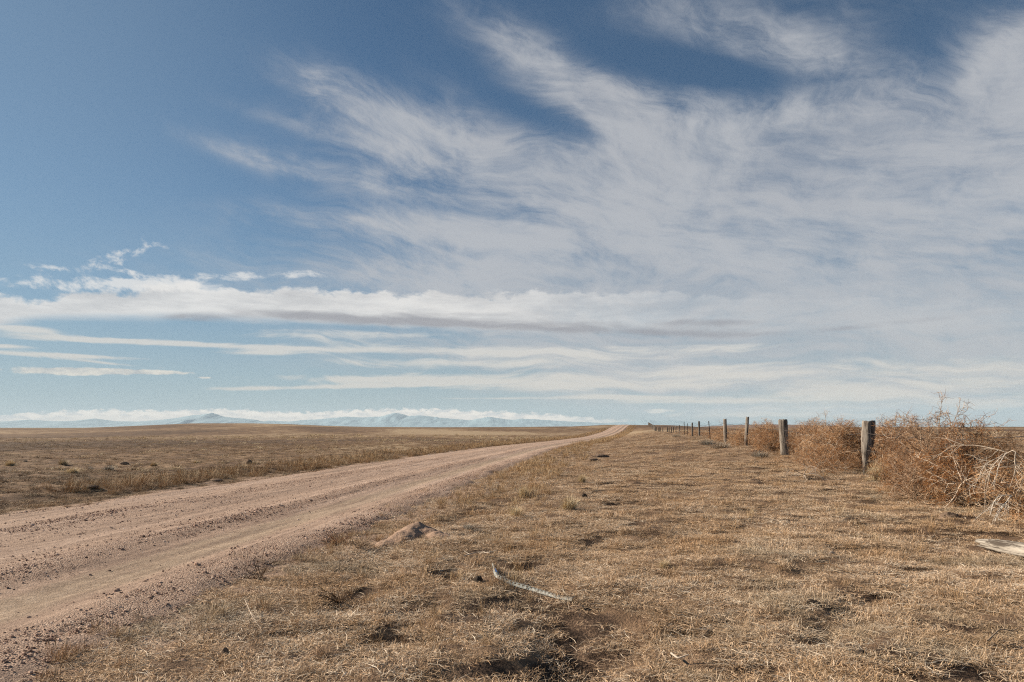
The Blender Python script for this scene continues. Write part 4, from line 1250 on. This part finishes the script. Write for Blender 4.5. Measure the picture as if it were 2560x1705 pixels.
# ------------------------------------------------------------------ mound, clods, dung, holes
def lump(name, label, cat, u, v, wpx, hpx, mat, seed, flat=0.6, group=None, sink=0.3):
    x, y, z = gp(u, v)
    w = wpx / F * y / 2; h = hpx / F * y
    r = np.random.default_rng(seed)
    seg, rings = 18, 9; V = []
    th = np.linspace(0, 2 * math.pi, seg, endpoint=False)
    for i in range(rings):
        ph = (i + 0.6) / rings * math.pi * 0.62
        rad = math.sin(ph) / math.sin(math.pi * 0.62 * 1.0) if False else math.sin(ph)
        ang = th + r.uniform(-0.06, 0.06)
        n = 1 + 0.32 * perlin(np.cos(th) * 1.7 + seed, np.sin(th) * 1.7 + i * 0.35, 9) * 2 + r.uniform(-0.10, 0.10, seg)
        V.append(np.stack([w * rad * n * np.cos(ang), w * flat * rad * n * np.sin(ang), h * (math.cos(ph) + sink * 0.2) * (1 + r.uniform(-0.12, 0.12, seg))], -1))
    V = np.vstack(V + [np.array([[0, 0, h * 1.03]])])
    i = np.arange(rings - 1)[:, None] * seg; j = np.arange(seg)[None, :]; jn = (j + 1) % seg
    q = np.stack([i + j, i + seg + j, i + seg + jn, i + jn], -1).reshape(-1, 4)
    jj = np.arange(seg); tri = np.stack([jj, (jj + 1) % seg, np.full(seg, len(V) - 1)], -1)
    o = meshobj(name, fastmesh(name, V, [q, tri], M[mat], True)); o.location = (x, y, z)
    tag(o, label, cat, group)
    return o

def mound():
    x0, y0, z0 = gp(1042, 1334)
    xx = np.linspace(-0.75, 0.75, 100); yy = np.linspace(-1.35, 0.6, 120)
    X, Y = np.meshgrid(xx, yy)
    pk = 0.14 * np.exp(-(((X / 0.19) ** 2 + (Y / 0.24) ** 2) ** 0.75))
    f = np.clip(-Y / 1.05, 0, 1)                       # low ridge trailing toward the camera
    tail = (0.12 - 0.10 * f) * np.exp(-((X + 0.27 * f) / (0.14 + 0.05 * f)) ** 2) * smooth01(0.25, -0.1, Y) * smooth01(-1.25, -0.95, Y)
    right = 0.045 * np.exp(-(((X - 0.30) / 0.20) ** 2 + ((Y + 0.30) / 0.28) ** 2))
    Z = np.maximum(np.maximum(pk, tail), right) + 0.030 * perlin(X * 6, Y * 6, 81) + 0.016 * perlin(X * 18, Y * 18, 82) + 0.010 * perlin(X * 40, Y * 40, 83)
    body = np.maximum(np.maximum(pk, tail), right) + 0.012 * perlin(X * 7, Y * 7, 84)
    Z = H(X + x0, Y + y0) - z0 + Z * smooth01(0.0, 0.03, body) - 0.045 * (1 - smooth01(0.008, 0.035, body))
    V = np.stack([X, Y, Z], -1).reshape(-1, 3); n = len(xx)
    i = np.arange(len(yy) - 1)[:, None] * n; j = np.arange(n - 1)[None, :]
    q = np.stack([i + j, i + j + 1, i + n + j + 1, i + n + j], -1).reshape(-1, 4)
    o = meshobj('dirt_mound', fastmesh('dirt_mound', V, [q], M['mound'])); o.location = (x0, y0, z0)
    tag(o, 'small pink gravelly burrow mound beside the road edge', 'mound')
mound()

lump('dung_or_hole', 'dark dung pat in the open grass right of the pale bunchgrass tuft', 'dung', 1525, 1291, 26, 9, 'dung', 1)
lump('dung_or_hole', 'small dark dung lump beyond the pale bunchgrass tuft', 'dung', 1461, 1242, 13, 6, 'dung', 2)
lump('dung_or_hole', 'dark flat dung patch in the grass below the rotted nearest post', 'dung', 2128, 1303, 42, 8, 'dung', 3)
lump('dung_or_hole', 'round black lump standing in for a hole in the right foreground grass', 'dung', 2027, 1512, 38, 12, 'dung', 4, 0.7)  # a dark hole in the ground, drawn as a raised black lump
lump('earth_clod', 'black earth clod beside the upper end of the metal strip', 'clod', 1197, 1456, 26, 15, 'dung', 5, 0.8)
lump('earth_clod', 'dark clod at the lower end of the metal strip', 'clod', 1452, 1522, 30, 9, 'clod', 6)
lump('earth_clod', 'small dark clod in the lower foreground right of the metal strip', 'clod', 1774, 1588, 18, 12, 'dung', 7)
lump('earth_clod', 'dark jagged clod near the bottom right of the grass', 'clod', 2152, 1640, 30, 14, 'dung', 8, 0.8)
lump('grey_rock', 'small grey stone in the grass below the flat dung patch', 'stone', 2080, 1388, 16, 9, 'rock', 9)
lump('earth_clod', 'brown clod in the grass at the lower left below the road', 'clod', 562, 1634, 18, 14, 'clod', 10)
lump('earth_mound', 'little dark earth mound standing in the field left of the road', 'mound', 622, 1160, 17, 11, 'clod', 11)
lump('dung_or_hole', 'dark crumbly dung heap on the verge toward the tumbleweeds', 'dung', 1500, 1142, 40, 6, 'clod', 12)
lump('dung_or_hole', 'dark dung lump at the verge farther up near the road', 'dung', 1485, 1150, 24, 4, 'clod', 13)
lump('earth_clod', 'dark hollowed clod below the pile near the right edge', 'clod', 2372, 1296, 50, 14, 'clod', 14)
lump('pale_stone', 'tiny pale stone at the foot of the pile', 'stone', 2271, 1260, 8, 6, 'log', 15, 0.9)
for k, (u, v, w, lab) in enumerate([(180, 1222, 50, 'dark eroded hump left of the bare patch in the left field'), (225, 1218, 40, 'dark eroded hump right of the bare patch in left field'),
                                    (540, 1203, 34, 'dark hump beside the far road edge'), (310, 1161, 22, 'paired dark clump in the middle of the left field')]):
    lump('earth_hump', lab, 'hump', u, v, w, 6, 'clod', 30 + k)

# ------------------------------------------------------------------ bunchgrass tufts that stand out
bunch = [clump_mesh('blades', M['pale_grass'], [blades(520, 0.09, 0.14, 0.34, 0.02, 0.85, 0.9, 0.0050, r1, 0.15, 1.15), blades(160, 0.15, 0.08, 0.2, 0.6, 1.5, 0.5, 0.0045, r1, 0.0, 0.9)]) for _ in range(3)]
grey = [clump_mesh('blades', M['grey_brush'], [blades(380, 0.12, 0.12, 0.30, 0.1, 1.0, 0.5, 0.0042, r1, 0.0, 1.0)]) for _ in range(2)]
def tuft(u, v, hpx, label, kind=0, wide=1.0):
    x, y, z = gp(u, v); s = hpx / F * y / 0.30
    o = meshobj('bunchgrass', (bunch + grey)[kind]); o.location = (x, y, z - 0.01); o.scale = (s * wide, s * wide, s); o.rotation_euler[2] = random.uniform(0, 6.28)
    tag(o, label, 'bunchgrass', 'tufts of bunchgrass')
tuft(1424, 1276, 44, 'bright straw tuft of bunchgrass in the middle of the verge', 0)
tuft(1288, 1292, 34, 'pale straw tuft beside the mound', 1)
tuft(2200, 1200, 54, 'bright straw tuft at the foot of the rotted nearest post', 2)
tuft(158, 1163, 19, 'pale round tuft in the left field', 0, 1.3)
tuft(180, 1184, 20, 'golden wide tuft in front of the pale round one in left field', 1, 1.6)
tuft(272, 1175, 18, 'grey tuft right of the golden wide one in left field', 3, 1.4)
tuft(225, 1174, 12, 'ashy purple brush between golden tuft and grey tuft', 4, 1.4)
tuft(25, 1165, 18, 'pale tuft near the left edge of the photo', 2, 1.5)
tuft(64, 1155, 9, 'small dark backed tuft near the left edge', 3)
tuft(14, 1182, 10, 'dark grey tuft at the left edge of the photo', 4, 1.6)
tuft(8, 1205, 14, 'grey tuft lowest at the left edge of the photo', 3, 1.4)
tuft(385, 1166, 15, 'pale tuft in the middle left field toward the road', 0, 1.3)
tuft(490, 1158, 8, 'low pale tuft left of the little earth mound', 1, 1.8)
tuft(1170, 1322, 22, 'whitish brittle brush right of the gravelly mound', 4, 1.2)
tuft(1660, 1420, 26, 'rusty tuft in the foreground right of the metal strip', 1)
tuft(1310, 1242, 32, 'tall straw tuft on the verge near the road', 2)
tuft(1455, 1204, 22, 'straw tuft far up the verge', 0)

# low grey brush at the fence foot
for k, (u, v, hp, lab) in enumerate([(1770, 1112, 16, 'grey brush at the foot of the leaning steel stake'), (1800, 1122, 20, 'dark grey brush heap under the bent post'), (1900, 1142, 18, 'pale grey brush in front of the slim tall post'), (1690, 1092, 8, 'ashy brush strip below the black posts')]):
    x, y, z = gp(u, v); s = hp / F * y / 0.26
    o = meshobj('grey_brush', grey[k % 2]); o.location = (x, y, z); o.scale = (s * 2.2, s * 1.5, s); tag(o, lab, 'brush', 'grey brush at the fence foot')

# ------------------------------------------------------------------ twigs and sticks on the grass
def stick(name, label, pix, lift, rad, mat, seed, forks=0):
    r = np.random.default_rng(seed); C = []
    for (u, v), l in zip(pix, lift):
        x, y, z = gp(u, v); C.append((x, y, Hs(x, y) + l))
    C = np.array(C); s = np.linspace(0, 1, len(C)); q = np.linspace(0, 1, 14)
    P = np.stack([np.interp(q, s, C[:, k]) for k in range(3)], -1); P[1:-1] = (P[:-2] + P[1:-1] * 2 + P[2:]) / 4
    T = Tubes(5); T.add(P, np.linspace(rad, rad * 0.5, 14), 0.6)
    for f in range(forks):
        k = r.integers(3, 12); dd = (P[k + 1] - P[k]); dd = dd / np.linalg.norm(dd) + r.normal(0, 0.5, 3); dd[2] = abs(dd[2]) * 0.5
        T.add(curl(P[k], dd, 0.12, 4, r, 0.15), np.linspace(rad * 0.6, rad * 0.3, 5), 0.7)
    o = meshobj(name, T.mesh(name, M[mat])); tag(o, label, 'stick')
stick('dead_stick', 'white curved stick at the bottom of the foreground grass', [(1678, 1656), (1695, 1664), (1722, 1660)], [0.05, 0.04, 0.05], 0.007, 'pale_branch', 1)
stick('dead_stick', 'pale forked stick in the grass by the lower road edge', [(612, 1532), (630, 1560), (655, 1585)], [0.09, 0.05, 0.02], 0.003, 'tw_branch', 2, 3)
stick('dead_stick', 'thin brown arched twig on the middle of the verge', [(1675, 1338), (1690, 1326), (1712, 1328), (1735, 1340)], [0.03, 0.08, 0.08, 0.03], 0.004, 'dark_tw', 3)
stick('dead_stick', 'long thin brown twig lying in the right foreground grass', [(2020, 1422), (2075, 1430), (2120, 1442)], [0.04, 0.07, 0.04], 0.004, 'dark_tw', 4)
stick('dead_stick', 'grey twig cluster lying beyond the metal strip', [(1160, 1398), (1190, 1393), (1224, 1392)], [0.03, 0.05, 0.04], 0.006, 'pale_branch', 5, 5)
stick('dead_stick', 'dark thin twig bent over the gravel beside the mound', [(672, 1420), (700, 1418), (748, 1424)], [0.04, 0.06, 0.05], 0.004, 'dark_tw', 6, 2)
stick('dead_stick', 'dark bent stick at the bottom right corner', [(2470, 1625), (2500, 1607), (2545, 1605)], [0.05, 0.08, 0.06], 0.005, 'dark_tw', 7, 2)
stick('dead_stick', 'dark red stick lying below the rotted nearest post', [(2060, 1232), (2085, 1230), (2112, 1227)], [0.04, 0.05, 0.05], 0.008, 'dark_tw', 8)
def dry_bush(u, v, hpx, label, seed, mat='tw'):
    x, y, z = gp(u, v); h = hpx / F * y
    r = np.random.default_rng(seed); T = Tubes(3)
    for i in range(16):
        d = r.normal(0, 0.9, 3); d[2] = abs(d[2]) + 0.25; P = curl((0, 0, 0), d, h * r.uniform(0.8, 1.5), 6, r, 0.16)
        T.add(P, np.linspace(0.003, 0.0012, 7), r.uniform(0, 1))
        for j in range(4):
            k = r.integers(2, 6); T.add(curl(P[k], P[k] - P[k - 1] + r.normal(0, h * 0.12, 3), h * 0.45, 4, r, 0.2), np.linspace(0.0018, 0.001, 5), r.uniform(0, 1))
    o = meshobj('dry_bush', T.mesh('dry_bush', M[mat])); o.location = (x, y, z); tag(o, label, 'bush', 'sparse dry bushes at the road edge')
dry_bush(895, 1372, 42, 'sparse dark dry bush at the road edge left of the mound', 1, 'dark_tw')
dry_bush(845, 1362, 36, 'rusty dry bush spreading over the gravel edge', 2)
dry_bush(650, 1450, 42, 'thin wiry bush at the gravel edge above the pale stick', 3, 'dark_tw')
dry_bush(845, 1510, 44, 'bare wiry seedling in the grass between road and metal strip', 4, 'dark_tw')
dry_bush(1225, 1236, 26, 'whitish bare bush on the verge near the road', 5, 'pale_branch')
dry_bush(600, 1182, 16, 'dark wiry bush at the far edge of the road', 6, 'dark_tw')

# ------------------------------------------------------------------ haze
def haze():
    x0, x1, y0, y1, z0, z1 = -19000, 19000, -1500, 19000, -75, 460
    V = np.array([(x, y, z) for z in (z0, z1) for (x, y) in ((x0, y0), (x1, y0), (x1, y1), (x0, y1))], float)
    Q = np.array([(3, 2, 1, 0), (4, 5, 6, 7), (0, 1, 5, 4), (1, 2, 6, 5), (2, 3, 7, 6), (3, 0, 4, 7)])
    m = bpy.data.materials.new('haze'); m.use_nodes = True; T = m.node_tree; T.nodes.clear()
    o = T.nodes.new('ShaderNodeOutputMaterial'); v = T.nodes.new('ShaderNodeVolumePrincipled')
    v.inputs['Color'].default_value = (0.72, 0.88, 1.0, 1); v.inputs['Density'].default_value = 4.0e-5
    v.inputs['Anisotropy'].default_value = 0.0
    T.links.new(v.outputs[0], o.inputs['Volume'])
    ob = meshobj('haze', fastmesh('haze', V, [Q], m, False)); tag(ob, 'thin pale blue haze over the plain and the mountains', 'haze', kind='stuff')
haze()
